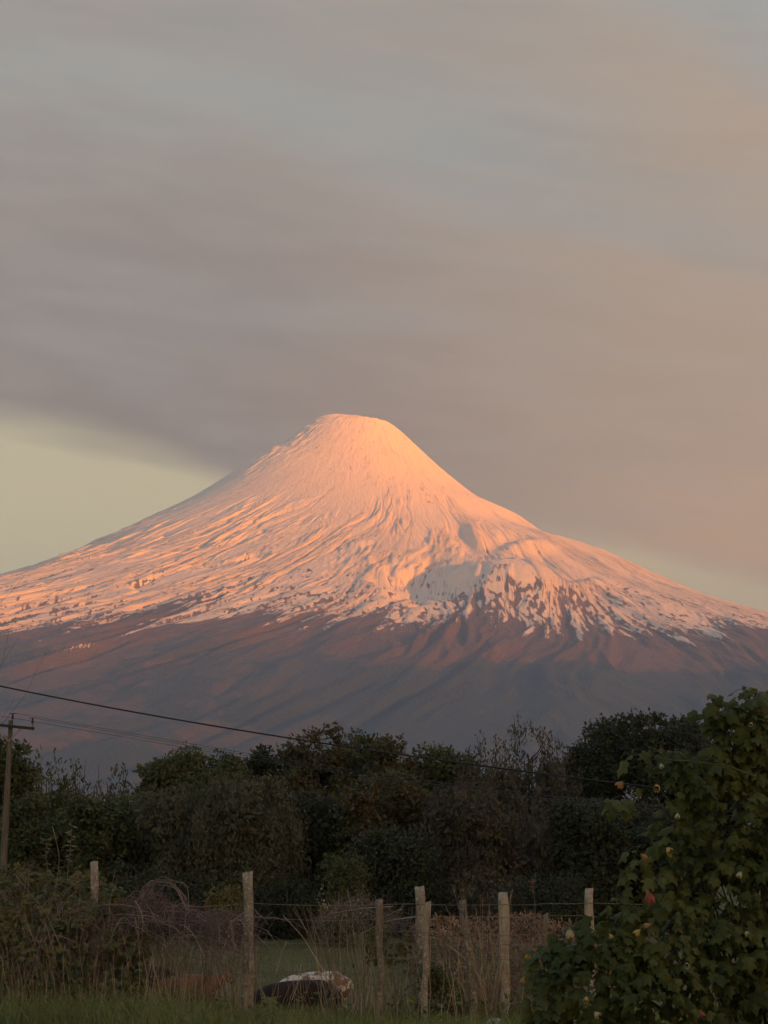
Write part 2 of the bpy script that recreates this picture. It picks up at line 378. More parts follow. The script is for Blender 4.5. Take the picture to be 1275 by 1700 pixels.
# ------------------------------------------------------------------ haze
def build_haze():
    x0, x1, y0, y1, z0, z1 = -20500, 20500, -20500, 22700, -50, 2680
    v = [(x, y, z) for x in (x0, x1) for y in (y0, y1) for z in (z0, z1)]
    f = [(0, 1, 3, 2), (4, 6, 7, 5), (0, 4, 5, 1), (2, 3, 7, 6), (0, 2, 6, 4), (1, 5, 7, 3)]
    me = bpy.data.meshes.new('haze'); me.from_pydata(v, [], f); me.update()
    m = bpy.data.materials.new('haze_air'); m.use_nodes = True; nt = m.node_tree; nt.nodes.clear()
    out = nt.nodes.new('ShaderNodeOutputMaterial'); p = nt.nodes.new('ShaderNodeVolumePrincipled')
    p.inputs['Color'].default_value = (0.56, 0.75, 1.0, 1); p.inputs['Density'].default_value = HAZE; p.inputs['Anisotropy'].default_value = 0.7
    nt.links.new(p.outputs[0], out.inputs['Volume'])
    me.materials.append(m)
    link('haze', me, None, None, kind='stuff')
HAZE = 6.0e-5
build_haze()

# ================================================================== vegetation tools
def norm(a): return a/np.maximum(np.linalg.norm(a, axis=-1, keepdims=True), 1e-9)
def tubes(paths, radii, sides=4):
    """paths (n,k,3), radii (n,k) -> verts, quads"""
    P = np.asarray(paths, float); R = np.asarray(radii, float); n, k, _ = P.shape
    T = norm(np.gradient(P, axis=1))
    up = np.where(np.abs(T[..., 2:3]) > .9, np.array([1., 0, 0]), np.array([0, 0, 1.]))
    A = norm(np.cross(T, up)); B = np.cross(T, A)
    th = np.arange(sides)*2*np.pi/sides
    V_ = P[:, :, None, :] + R[:, :, None, None]*(A[:, :, None, :]*np.cos(th)[None, None, :, None] + B[:, :, None, :]*np.sin(th)[None, None, :, None])
    idx = np.arange(n*k*sides).reshape(n, k, sides); j2 = np.roll(np.arange(sides), -1)
    f = np.stack([idx[:, :-1, :], idx[:, :-1, :][..., j2], idx[:, 1:, :][..., j2], idx[:, 1:, :]], -1).reshape(-1, 4)
    return V_.reshape(-1, 3), f
def arcs(p0, p1, lift, k, jit, rs, droop=0):
    """curved stems from p0 to p1 (n,3) with an upward bow"""
    n = len(p0); t = np.linspace(0, 1, k)[None, :, None]
    P = p0[:, None, :]*(1-t) + p1[:, None, :]*t
    P[..., 2] += (np.asarray(lift).reshape(-1, 1)*(4*t[..., 0]*(1-t[..., 0])))
    w = rs.normal(0, 1, (n, k, 3))*jit; w = np.cumsum(w, 1)*np.sqrt(1.0/k); w -= w[:, :1]
    return P + w
def cards(P, D, N, L, W, cup=.18):
    """leaves: rhombus with tip along D, facing N"""
    D = norm(D); N = norm(N - (N*D).sum(-1, keepdims=True)*D); S = np.cross(D, N)
    L = L[:, None]; W = W[:, None]
    v = np.stack([P, P+D*L*.45+S*W*.5-N*W*cup, P+D*L, P+D*L*.5-S*W*.5-N*W*cup], 1)
    n = len(P); f = np.arange(n*4).reshape(n, 4)
    return v.reshape(-1, 3), f
def rnd_dir(rs, n):
    return norm(rs.normal(0, 1, (n, 3)))
def join(parts):
    vs, fs, o = [], [], 0
    for v, f in parts:
        vs.append(v); fs.append(f+o); o += len(v)
    return np.concatenate(vs), np.concatenate(fs)
def leaf_mat(name, c1, c2, c3=None, scale=.9, rough=.65):
    m, nt, b = mat_new(name)
    tc = nt.nodes.new('ShaderNodeTexCoord')
    n1 = noise(nt, tc.outputs['Object'], scale, 3, .6); n2 = noise(nt, tc.outputs['Object'], 14.0, 2, .6)
    c = mixc(nt, n1.ss(.38, .62), c1, c2)
    c = mixc(nt, n2.ss(.5, .8)*.6, c, c3 or tuple(x*1.7 for x in c2))
    nt.links.new(c, b.inputs['Base Color']); b.inputs['Roughness'].default_value = rough; b.inputs['Specular IOR Level'].default_value = .25
    t = nt.nodes.new('ShaderNodeBsdfTranslucent'); mx = nt.nodes.new('ShaderNodeMixShader'); nt.links.new(c, t.inputs[0])
    mx.inputs[0].default_value = .25
    nt.links.new(b.outputs[0], mx.inputs[1]); nt.links.new(t.outputs[0], mx.inputs[2]); nt.links.new(mx.outputs[0], nt.nodes['Material Output'].inputs[0])
    return m
LM = {
 'green': leaf_mat('leaves_green', (.060, .078, .030), (.095, .110, .045)),
 'dark':  leaf_mat('leaves_dark', (.032, .045, .024), (.055, .068, .036)),
 'olive': leaf_mat('leaves_olive', (.085, .092, .052), (.120, .120, .072)),
 'rust':  leaf_mat('leaves_rust', (.105, .082, .042), (.080, .092, .042)),
 'grey':  leaf_mat('leaves_greygreen', (.082, .082, .058), (.105, .098, .066)),
 'yellow': leaf_mat('leaves_yellowgreen', (.13, .12, .035), (.16, .14, .05)),
}
BARK = simple_mat('bark', (.07, .055, .04), (.13, .11, .085), 6, .9, 5, .5, .1, (1, 1, .25))
TWIG = simple_mat('dry_twig', (.16, .12, .09), (.27, .22, .17), 5, .85, 3)

# ================================================================== the tree line
def tree(name, label, px, ptop, w_px, Y, kind='broad', mat='green', leaves=9000, foot=.06, seed=0, group='trees along the far side of the meadow', leafsize=.18):
    rs = RS(seed+100)
    top = at(px, ptop, Y); x0 = top.x; zg = float(gz(x0, Y))
    H = top.z - zg; Rw = w_px/2/F*Y*1.22
    root = thing(name, label, 'tree' if name.endswith('tree') else 'shrub', (x0, Y, zg), group)
    zlo = H*foot; hc = (H-zlo)
    Rd = min(Rw*1.0, 3.2)
    # clumps, spread through the crown, most of them near its surface
    if kind in ('broad', 'willow'):
        npf = int(44 + 34*hc*Rw/10)
        d = rnd_dir(rs, npf); rr = rs.uniform(.45, 1.0, npf)**.6
        zc = d[:, 2]*rr
        prof = np.sqrt(np.clip(1-np.abs(zc)**3.6, .05, 1))
        wx = norm(d[:, :2])*rr[:, None]*prof[:, None]
        s = rs.uniform(.42, 1.0, npf)*(.55+.45*min(1, Rw/2.2))
        cx = wx[:, 0]*(Rw-s*.7); cy = wx[:, 1]*(Rd-s*.6); cz = zlo + hc*.5 + zc*(hc*.5-s*.75)
        stretch = np.full(npf, .8 if kind == 'broad' else 1.35)
    else:   # feathery or spiky: many upright shoots, each ending in a thin tip
        ns = int(18 + 13*Rw) if kind == 'feathery' else int(8 + 6*Rw)
        q = rs.uniform(-1, 1, ns); q[0] = rs.uniform(-.15, .15); sy = rs.uniform(-1, 1, ns)
        ht = H*(1-.26*np.abs(q)**1.6)*(1-rs.uniform(0, .17, ns)); ht[0] = H
        per = 10; g = np.tile(np.linspace(.03, 1, per), ns)+rs.uniform(-.05, .05, ns*per); sh = np.repeat(np.arange(ns), per); g = np.clip(g, .02, .985)
        spread = .55+.45*np.sin(np.clip(g*1.25, 0, 1)*np.pi*.5)
        cx = q[sh]*Rw*spread+rs.normal(0, .1, len(g)); cy = sy[sh]*Rd*.8*spread+rs.normal(0, .1, len(g)); cz = g*ht[sh]
        s = (.13+.52*(1-g)**.7)*rs.uniform(.75, 1.25, len(g)); stretch = rs.uniform(1.2, 1.9, len(g)); npf = len(g)
    cz = np.minimum(cz, H - s*stretch*.8)
    lift = H - np.max(cz+s*stretch*.92); cz = cz + lift*np.clip((cz-zlo)/hc, 0, 1)
    npf = len(cz)
    cnt = (leaves*(s**2*stretch)/np.sum(s**2*stretch)).astype(int)+1
    I = np.repeat(np.arange(npf), cnt); n = len(I)
    u = rnd_dir(rs, n); u[:, 2] = np.where(rs.uniform(0, 1, n) < .35, np.abs(u[:, 2]), u[:, 2])
    lump = 1 + .25*pn(u[:, 0]*2.2+I*7.3, u[:, 2]*2.2+u[:, 1]*1.7, 5)
    rad_ = (s[I]*rs.uniform(.55, 1.05, n)**.7*lump)[:, None]
    P = np.stack([cx[I], cy[I], cz[I]], 1) + u*rad_*np.stack([np.ones(n), np.ones(n), stretch[I]], 1)
    keep = (P[:, 2] > .02) & (P[:, 2] < H+.05)
    P = P[keep]; u = u[keep]; n = len(P)
    Nn = norm(u*.9 + rnd_dir(rs, n)*.75 + np.array([0, 0, .35]))
    if kind == 'willow': D = norm(rnd_dir(rs, n)*.6 + np.array([0, 0, -.8])); L = rs.uniform(.6, 1.3, n)*leafsize*.85; W = L*.40
    elif kind == 'broad': D = norm(rnd_dir(rs, n) + u*.5); L = rs.uniform(.6, 1.3, n)*leafsize; W = L*.62
    else: D = norm(rnd_dir(rs, n)*.6 + np.array([0, 0, .9])); L = rs.uniform(.6, 1.4, n)*leafsize; W = L*.36
    v, f = cards(P, D, Nn, L, W)
    # coarser foliage deep inside the crown
    ni = int(leaves*.16); I = np.repeat(np.arange(npf), (ni*(s**2*stretch)/np.sum(s**2*stretch)).astype(int)+1); m_ = len(I)
    Pi = np.stack([cx[I]*.9, cy[I]*.9, cz[I]], 1) + rnd_dir(rs, m_)*(s[I]*rs.uniform(0, .75, m_))[:, None]*np.stack([np.ones(m_), np.ones(m_), stretch[I]], 1)
    kk = (Pi[:, 2] > .02) & (Pi[:, 2] < H*(.97 if kind in ('broad', 'willow') else .72)); Pi = Pi[kk]; m_ = len(Pi)
    v, f = join([(v, f), cards(Pi, rnd_dir(rs, m_), rnd_dir(rs, m_)+np.array([0, -.6, .3]), rs.uniform(1.6, 2.6, m_)*leafsize, rs.uniform(1.1, 1.7, m_)*leafsize)])
    # trunk and limbs
    k = 7; t = np.linspace(0, 1, k)
    nt_ = 1 if kind == 'broad' else 3
    tp = []; tr = []
    for i in range(nt_):
        ox, oy = (0, 0) if nt_ == 1 else rs.uniform(-.35, .35, 2)*Rw*.5
        pth = np.stack([ox*(.3+t) + rs.normal(0, .05, k)*t, oy*(.3+t)+rs.normal(0, .05, k)*t, -.15 + t*(H*.80+.15)], 1)
        tp.append(pth); tr.append((.055+.018*H)*(1-.82*t)/math.sqrt(nt_))
    tv, tf = tubes(np.array(tp), np.array(tr), 6)
    nb = min(npf, 40); sel = rs.permutation(npf)[:nb]
    end = np.stack([cx[sel], cy[sel], cz[sel]], 1); st = np.stack([cx[sel]*.08, cy[sel]*.08, np.clip(cz[sel]-rs.uniform(.6, 2.2, nb), .3, H*.75)], 1)
    bp = arcs(st, end, -.15*np.ones(nb), 5, .10, rs)
    bv, bf = tubes(bp, np.linspace(.045, .012, 5)[None, :]*np.ones((nb, 1)), 4)
    cr = link('crown', mesh_np('crown', v, f, LM[mat], False), root)
    link('trunk', mesh_np('trunk', tv, tf, BARK), root)
    if kind not in ('broad', 'willow'):     # bare twigs rising out of the crown
        m = 26; q = rs.permutation(npf)[:m]
        st = np.stack([cx[q], cy[q], cz[q]], 1); en = st + np.stack([rs.normal(0, .12, m), rs.normal(0, .12, m), rs.uniform(.5, 1.1, m)], 1)
        en[:, 2] = np.minimum(en[:, 2], H+.1)
        v2, f2 = tubes(arcs(st, en, np.zeros(m), 4, .05, rs), np.linspace(.02, .006, 4)[None, :]*np.ones((m, 1)), 3)
        bv, bf = join([(bv, bf), (v2, f2)])
    link('branch', mesh_np('branch', bv, bf, BARK), root)['kind'] = 'stuff'
    return root
TREES = [
 # name, label, px, top, width, distance, kind, material, leaves
 ('evergreen_tree', 'dense dark tree directly behind the utility pole at the left edge', 8, 1222, 110, 98, 'broad', 'green', 11000),
 ('slender_tree', 'slender tree with ragged upright tips, first tree right of the utility pole', 80, 1240, 74, 97, 'spiky', 'green', 9000),
 ('slender_tree', 'narrow pointed tree right beside the gap where the slope shows low', 127, 1262, 56, 99, 'spiky', 'green', 6500),
 ('slender_tree', 'low row-end tree with several thin spikes between pointed and round-knobbed trees', 192, 1268, 92, 98, 'spiky', 'olive', 9000),
 ('evergreen_tree', 'small tree whose top is a single round knob above the left tree line', 262, 1254, 62, 97, 'broad', 'green', 6000),
 ('evergreen_tree', 'broad flat-topped green tree under the far end of the thin paired wires', 335, 1238, 156, 98, 'broad', 'green', 14000),
 ('evergreen_tree', 'tree with one small knobbed top left of the tall rounded brownish clump', 428, 1237, 66, 100, 'broad', 'dark', 7000),
 ('evergreen_tree', 'tall rounded tree with brownish top where the thick cable meets the trees', 528, 1199, 144, 99, 'broad', 'rust', 15000),
 ('evergreen_tree', 'rounded dark tree right of the tallest brownish crown', 604, 1213, 92, 101, 'broad', 'green', 9000),
 ('evergreen_tree', 'domed tree with sunburnt top below the right snow tongues', 655, 1221, 98, 98, 'broad', 'rust', 9500),
 ('evergreen_tree', 'low even-topped tree in the dip left of the feathery trees', 735, 1233, 128, 100, 'broad', 'green', 10000),
 ('feathery_tree', 'feathery open-topped tree at the left side of the tallest feathery one', 808, 1212, 96, 97, 'feathery', 'grey', 14000),
 ('feathery_tree', 'tallest feathery tree, its thin upright twigs against the blue slope', 872, 1186, 106, 98, 'feathery', 'grey', 19000),
 ('feathery_tree', 'short feathery tree between the tallest feathery one and the dark dome', 924, 1222, 74, 96, 'feathery', 'grey', 11000),
 ('evergreen_tree', 'small dark tree tucked against the left foot of the big dark dome', 972, 1232, 70, 99, 'broad', 'dark', 7000),
 ('evergreen_tree', 'very broad dark dome-shaped tree left of the flowering bush', 1070, 1174, 200, 97, 'broad', 'dark', 20000),
 ('evergreen_tree', 'dark tree showing just over the shoulder of the flowering bush', 1168, 1186, 96, 102, 'broad', 'dark', 9000),
 ('evergreen_tree', 'dark tree mostly hidden behind the flowering bush at the right edge', 1262, 1212, 150, 100, 'broad', 'dark', 9000),
 ('leafy_tree', 'lower leafy tree just right of the utility pole, in front of the slender ones', 62, 1318, 130, 90, 'broad', 'green', 11000),
 ('leafy_tree', 'lower dark tree in front of the thin-spiked tree', 172, 1316, 140, 89, 'broad', 'green', 11000),
 ('leafy_tree', 'soft olive tree left of the big drooping one in the front rank', 292, 1292, 130, 88, 'willow', 'olive', 13000),
 ('willow_tree', 'large soft drooping grey-green tree behind the tall left fence post', 408, 1278, 170, 87, 'willow', 'olive', 27000),
 ('leafy_tree', 'dark hollow tree under the tallest brownish crown', 528, 1312, 130, 90, 'broad', 'dark', 11000),
 ('leafy_tree', 'russet-tinged tree in the middle of the front rank', 636, 1276, 150, 89, 'broad', 'rust', 15000),
 ('leafy_tree', 'dark round bushy tree beneath the russet-tinged one', 655, 1372, 130, 85, 'broad', 'dark', 11000),
 ('leafy_tree', 'fine-leaved greyish tree in front of the low even-topped one', 772, 1300, 150, 88, 'willow', 'grey', 17000),
 ('leafy_tree', 'fine twiggy grey tree below the feathery tops', 872, 1318, 140, 89, 'feathery', 'grey', 15000),
 ('leafy_tree', 'nearly black tree below the big dome, left of the hanging leaves', 985, 1318, 130, 88, 'broad', 'dark', 12000),
 ('leafy_tree', 'nearly black tree half covered by the flowering bush branches', 1090, 1330, 150, 89, 'broad', 'dark', 11000),
 ('evergreen_tree', 'dark tree just beyond the right end of the visible row', 1400, 1225, 170, 99, 'broad', 'dark', 5000),
 ('evergreen_tree', 'green tree just beyond the left end of the visible row', -100, 1240, 150, 98, 'broad', 'green', 5000),
]
for i, (n_, lb, px, pt, w, Y, kd, mt, lv) in enumerate(TREES):
    tree(n_, lb, px, pt, w, Y, kd, mt, int(lv*1.22), seed=i, foot=(-.12 if Y < 93 else .0))
SHR = [
 ('meadow_shrub', 'dark low shrub at the foot of the trees left of the tall post', 318, 1440, 110, 83, 'broad', 'dark', 5500),
 ('meadow_shrub', 'yellowing shrub just left of the tall lichened fence post', 374, 1462, 62, 80, 'broad', 'yellow', 3500),
 ('meadow_shrub', 'dark shrub between the tall post and the blossoming shrub', 478, 1448, 110, 84, 'broad', 'dark', 5500),
 ('meadow_shrub', 'dark shrub behind the square post in the middle', 688, 1448, 110, 84, 'broad', 'dark', 5500),
 ('meadow_shrub', 'greyish twiggy shrub behind the two right-hand pale posts', 812, 1430, 130, 84, 'willow', 'grey', 6500),
 ('meadow_shrub', 'dark shrub left of the flowering bush at meadow level', 915, 1440, 120, 83, 'broad', 'dark', 5500),
 ('meadow_shrub', 'dark shrub in the shade behind the left bramble thicket', 225, 1425, 130, 84, 'broad', 'dark', 5500),
 ('meadow_shrub', 'dark leafy shrub behind the brambles at the left edge', 70, 1420, 130, 83, 'broad', 'green', 5500),
]
for i, (n_, lb, px, pt, w, Y, kd, mt, lv) in enumerate(SHR):
    tree(n_, lb, px, pt, w, Y, kd, mt, lv, seed=60+i, foot=-.45, group='low shrubs at the foot of the trees', leafsize=.11)
def blossom_shrub():
    rs = RS(333)
    r = tree('blossoming_shrub', 'pale-blossomed shrub standing alone before the dark trees in the middle', 568, 1412, 78, 80, 'broad', 'green', 6000, seed=90, foot=-.3, group='', leafsize=.10)
    H = at(568, 1412, 80).z - gz(0, 80); n = 230
    u = rnd_dir(rs, n); u[:, 1] = -np.abs(u[:, 1]); u[:, 2] *= .9
    P = np.stack([u[:, 0]*.85, u[:, 1]*.8, H*.42+u[:, 2]*H*.42], 1)*rs.uniform(.9, 1.06, (n, 1))
    P = P[(pn(P[:, 0]*1.6, P[:, 2]*1.6, 77) > -.1)]; n = len(P)
    v, f = cards(P, rnd_dir(rs, n), rnd_dir(rs, n)+np.array([0, -1, .6]), rs.uniform(.05, .10, n), rs.uniform(.05, .09, n))
    o = link('blossom', mesh_np('blossom', v, f, simple_mat('pale_blossom', (.42, .40, .28), (.55, .52, .40), 8), False), r); o['kind'] = 'stuff'
blossom_shrub()

# ================================================================== utility pole and lines
def box_mb(bm, c, sx, sy, sz, rot=None):
    g = bmesh.ops.create_cube(bm, size=1.0)
    M = Matrix.Translation(Vector(c)) @ (rot or Matrix.Identity(4)) @ Matrix.Diagonal((sx, sy, sz, 1))
    bmesh.ops.transform(bm, matrix=M, verts=g['verts']); return g['verts']
def bm_mesh(name, bm, mat, smooth=False):
    me = bpy.data.meshes.new(name); bm.to_mesh(me); bm.free(); me.materials.append(mat)
    me.polygons.foreach_set('use_smooth', np.full(len(me.polygons), smooth)); return me
def lathe(pts, seg=10):
    """pts (radius, z) -> verts, quads"""
    th = np.arange(seg)*2*np.pi/seg; k = len(pts)
    v = np.array([[r*math.cos(a), r*math.sin(a), z] for r, z in pts for a in th])
    f = [[i*seg+j, i*seg+(j+1) % seg, (i+1)*seg+(j+1) % seg, (i+1)*seg+j] for i in range(k-1) for j in range(seg)]
    return v, np.array(f)
POLE_WOOD = simple_mat('pole_wood', (.10, .088, .072), (.17, .15, .12), 3, .85, 5, .5, .15, (6, 6, .5))
METAL = simple_mat('dark_metal', (.03, .03, .032), (.05, .05, .05), 5, .5)
GALV = simple_mat('galvanised_strap', (.22, .21, .20), (.30, .29, .28), 5, .6)
PORC = simple_mat('brown_porcelain', (.03, .02, .016), (.05, .03, .022), 5, .3)
PY = 86.0
ptop = at(18, 1197, PY); pbot = at(5, 1440, PY)
def utility_pole():
    zg = float(gz(pbot.x, PY)); lean = (pbot.x-ptop.x)/(pbot.z-ptop.z)
    bx = ptop.x + lean*(zg-ptop.z)
    root = thing('utility_pole', 'leaning wooden utility pole with crossarm standing at the left edge', 'utility pole', (bx, PY, zg))
    rs = RS(5); k = 12; t = np.linspace(0, 1, k); H = ptop.z-zg
    P = np.stack([t*(ptop.x-bx), 0*t, -.3+t*(H+.3)], 1)[None]
    v, f = tubes(P, (.165-.075*t)[None], 10)
    n = len(v); tc = np.array([[ptop.x-bx, 0, H+.01]])
    me = mesh_np('pole', np.concatenate([v, tc]), np.concatenate([f, [[n-10+i, n-10+(i+1) % 10, n, n] for i in range(0)]]) if False else f, POLE_WOOD)
    link('pole', me, root)
    bm = bmesh.new(); g = bmesh.ops.create_cone(bm, cap_ends=True, segments=10, radius1=.092, radius2=.080, depth=.03)
    bmesh.ops.transform(bm, matrix=Matrix.Translation((ptop.x-bx, 0, H+.012)), verts=g['verts']); link('pole_cap', bm_mesh('pole_cap', bm, POLE_WOOD), root)
    org = Vector((bx, PY, zg))
    a = at(-32, 1201, PY)-org; b = at(58, 1210, PY)-org; a.y = b.y = -.16
    d = b-a; ang = math.atan2(d.z, d.x)
    bm = bmesh.new(); box_mb(bm, (a+b)/2, d.length, .09, .11, Matrix.Rotation(-ang, 4, 'Y')); bmesh.ops.bevel(bm, geom=bm.edges[:], offset=.01, segments=1)
    link('crossarm', bm_mesh('crossarm', bm, simple_mat('crossarm_wood', (.035, .03, .028), (.06, .05, .045), 4)), root)
    for q in ((0, 1211), (38, 1210)):
        s = at(q[0]-2, q[1], PY)-org; e = at(15, 1231, PY)-org; s.y = -.215; e.y = -.12
        dd = e-s; bm = bmesh.new(); box_mb(bm, (s+e)/2, dd.length, .012, .055, Matrix.Rotation(-math.atan2(dd.z, dd.x), 4, 'Y'))
        link('brace', bm_mesh('brace', bm, GALV), root)
    iv, if_ = lathe([(.012, -.16), (.012, 0), (.05, 0), (.06, .035), (.028, .06), (.05, .075), (.052, .11), (.026, .13), (.038, .15), (.034, .19), (.004, .195)], 10)
    ime = mesh_np('insulator', iv, if_, PORC)
    tops = []
    for px, dz in ((-20, 0), (22, .34), (55, .12)):
        c = at(px, 1205, PY)-org; arm = a.z+(c.x-a.x)*math.tan(ang)+.055
        if px == 22: c.x = at(22, 1200, PY).x-org.x
        z = arm+.14 + (0.10 if px == 22 else 0)
        o = link('insulator', ime, root, (c.x, -.16, z))
        bm = bmesh.new(); box_mb(bm, (0, 0, .205), .30, .03, .022); link('wire_clamp', bm_mesh('wire_clamp', bm, METAL), o)
        bm = bmesh.new(); box_mb(bm, (0, 0, -.17), .016, .016, .12); link('pin', bm_mesh('pin', bm, METAL), o)
        tops.append(org+Vector((c.x, -.16, z+.20)))
    return tops
tops = utility_pole()
CABLE = simple_mat('black_cable', (.018, .018, .02), (.03, .03, .03), 4, .5)
WIRE_M = simple_mat('line_wire', (.03, .03, .032), (.05, .05, .05), 4, .5)
def line(name, label, ctrl, radius, mat, group=None, n=60):
    C_ = np.array([tuple(c) for c in ctrl]); m = len(C_)
    s = np.concatenate([[0], np.cumsum(np.linalg.norm(np.diff(C_, axis=0), axis=1))]); s /= s[-1]
    deg = min(3, m-1); t = np.linspace(0, 1, n)
    P = np.stack([np.polyval(np.polyfit(s, C_[:, i], deg), t) for i in range(3)], 1)
    o0 = P[0].copy()
    v, f = tubes((P-o0)[None], np.full((1, n), radius), 6)
    return thing(name, label, 'wire', tuple(o0), group, mesh_np(name, v, f, mat))
line('power_cable', 'single thick black cable sagging across the volcano foot and the trees',
     [at(-260, 1078, 46), at(0, 1140, 44), at(150, 1167, 42.8), at(425, 1216, 41), at(620, 1248, 40), at(850, 1278, 39), at(975, 1293, 38.2), at(1275, 1329, 36.5), at(1500, 1352, 35)], .0165, CABLE)
for k_, (lb, tp, offs, sp) in enumerate((
  ('upper of the thin wires leaving the pole top towards the trees', tops[1], -5, 0),
  ('middle thin wire leaving the outer insulator of the crossarm', tops[2], 0, 3),
  ('lowest thin wire sagging below the other two right of the pole', tops[0], 7, 6))):
    px0 = 637.5+F*tp.x/(tp.y*CP+(tp.z-1.6)*SP); 
    line('power_line', lb, [tp, at(160, 1209+offs, 81), at(330, 1240+offs*.5, 75), at(545, 1276+sp, 68), at(820, 1309+sp*1.6, 60), at(1020, 1330+sp*2, 55), at(1350, 1358+sp*2, 48)], .0075, WIRE_M, 'thin wires carried by the utility pole')

# ================================================================== cows
def cow(label, loc, heading, scale, pose, mat, name='cow', horn=True):
    root = thing(name, label, 'cow', tuple(loc), 'cattle in the meadow behind the fence')
    root.rotation_euler = (0, 0, heading); root.scale = (scale,)*3
    if pose == 'graze':
        trunk = [(-.86, 0, 1.12, .27), (-.62, 0, 1.08, .36), (-.20, 0, 1.02, .40), (.10, 0, 1.0, .42), (.50, 0, 1.05, .38), (.74, 0, 1.03, .28)]
        neck = [(.98, 0, .84, .17), (1.18, 0, .60, .13), (1.30, 0, .44, .125), (1.42, 0, .20, .085)]
        legs = [[(.55, s*.16, .74, .15), (.57, s*.17, .45, .075), (.55, s*.17, .25, .055), (.57, s*.17, .05, .06)] for s in (-1, 1)]
        hl = [[(-.72, s*.17, .82, .20), (-.62, s*.18, .60, .12), (-.84, s*.18, .44, .065), (-.80, s*.18, .20, .05), (-.78, s*.18, .05, .06)] for s in (-1, 1)]
        tail = [(-1.02, 0, 1.18, .045), (-1.08, 0, .85, .028), (-1.08, 0, .55, .03), (-1.08, 0, .40, .045)]
        head, down = Vector((1.26, 0, .52)), 1
    else:
        trunk = [(-.84, 0, .38, .27), (-.60, 0, .42, .38), (-.2, 0, .40, .42), (.10, 0, .40, .43), (.50, 0, .45, .38), (.72, 0, .50, .28)]
        neck = [(.92, 0, .60, .19), (1.06, 0, .70, .15), (1.18, 0, .70, .16), (1.42, 0, .52, .10)]
        legs = [[(.55, s*.22, .22, .13), (.78, s*.26, .12, .07), (.60, s*.30, .07, .055), (.48, s*.30, .06, .05)] for s in (-1, 1)]
        hl = [[(-.62, s*.28, .26, .20), (-.35, s*.40, .15, .11), (-.62, s*.44, .09, .065), (-.40, s*.46, .07, .05), (-.30, s*.46, .06, .05)] for s in (-1, 1)]
        tail = [(-1.02, .02, .46, .045), (-1.08, .1, .22, .028), (-1.0, .2, .08, .03), (-.9, .3, .06, .04)]
        head, down = Vector((1.14, 0, .80)), 0
    me = bpy.data.meshes.new('body'); bm = bmesh.new(); sk = bm.verts.layers.skin.verify()
    def chain(pts, start=None):
        last = start
        for x, y, z, r in pts:
            v = bm.verts.new((x, y, z)); v[sk].radius = (r, r)
            if last is not None: bm.edges.new((last, v))
            last = v; yield v
    tv = list(chain(trunk)); tv[0][sk].use_root = True
    list(chain(neck, tv[-1]))
    for c in legs: list(chain(c, tv[4]))
    for c in hl: list(chain(c, tv[0]))
    list(chain(tail, tv[0]))
    bm.to_mesh(me); bm.free()
    tmp = bpy.data.objects.new('tmp', me); COL.objects.link(tmp)
    m1 = tmp.modifiers.new('s', 'SKIN'); m1.use_smooth_shade = True; m2 = tmp.modifiers.new('d', 'SUBSURF'); m2.levels = 2; m2.render_levels = 2
    dg = bpy.context.evaluated_depsgraph_get(); ev = tmp.evaluated_get(dg)
    body = bpy.data.meshes.new_from_object(ev); body.name = 'body'
    bpy.data.objects.remove(tmp)
    body.materials.clear(); body.materials.append(mat)
    body.polygons.foreach_set('use_smooth', np.full(len(body.polygons), True))
    link('body', body, root)
    for s in (-1, 1):
        v, f = cards(np.array([[0, 0, 0.]]), np.array([[-.15, s, .1]]), np.array([[.3, 0, 1.]]), np.array([.20]), np.array([.11]))
        e = mesh_np('ear', v, f, mat, False); e.update(); o = link('ear', e, root, head+Vector((0, s*.10, .04)))
        sm = o.modifiers.new('t', 'SOLIDIFY'); sm.thickness = .02
        if horn:
            t = np.linspace(0, 1, 5); P = np.stack([.02*t, s*(.07+.13*t), .10+.10*t**2], 1)[None]
            hv, hf = tubes(P, (.022*(1-.85*t))[None], 6); link('horn', mesh_np('horn', hv, hf, simple_mat('horn', (.35, .3, .22), (.45, .4, .3))), root, head)
    return root
def patchy(name, c1, c2, lo, hi, sc=1.6):
    m, nt, b = mat_new(name); tc = nt.nodes.new('ShaderNodeTexCoord')
    n = noise(nt, tc.outputs['Object'], sc, 3, .5); nt.links.new(mixc(nt, n.ss(lo, hi), c1, c2), b.inputs['Base Color'])
    b.inputs['Roughness'].default_value = .8; b.inputs['Specular IOR Level'].default_value = .15; return m
HIDE_D = patchy('dark_brown_hide', (.020, .014, .012), (.035, .022, .018), .3, .7, 3)
HIDE_P = patchy('brown_and_white_hide', (.22, .125, .075), (.55, .50, .42), .46, .50, 2.3)
HIDE_G = patchy('ginger_hide', (.13, .070, .036), (.19, .11, .06), .3, .7, 3)
HIDE_B = patchy('black_white_hide', (.018, .014, .014), (.35, .33, .30), .66, .70, 2.4)
def ground_at(px, Y):
    x = at(px, 1500, Y).x; return Vector((x, Y, float(gz(x, Y))))
def put_cow(lb, px, ptop, Y, heading, sc, pose, mat, horn=True):
    g = ground_at(px, Y); cow(lb, g, heading, sc, pose, mat, horn=horn)
put_cow('dark brown cow grazing right of the tall lichened post', 492, 1632, 50, rad(160), 1.06, 'graze', HIDE_D)
put_cow('brown and white patched cow partly behind the dark grazing cow', 522, 1613, 56, rad(158), .99, 'graze', HIDE_P)
put_cow('black cow lying in the grass furthest left, behind dry stems', 252, 1607, 67, rad(160), .80, 'lie', HIDE_B, False)
put_cow('ginger cow resting left of the tall lichened post', 316, 1605, 63, rad(25), .96, 'lie', HIDE_G, False)

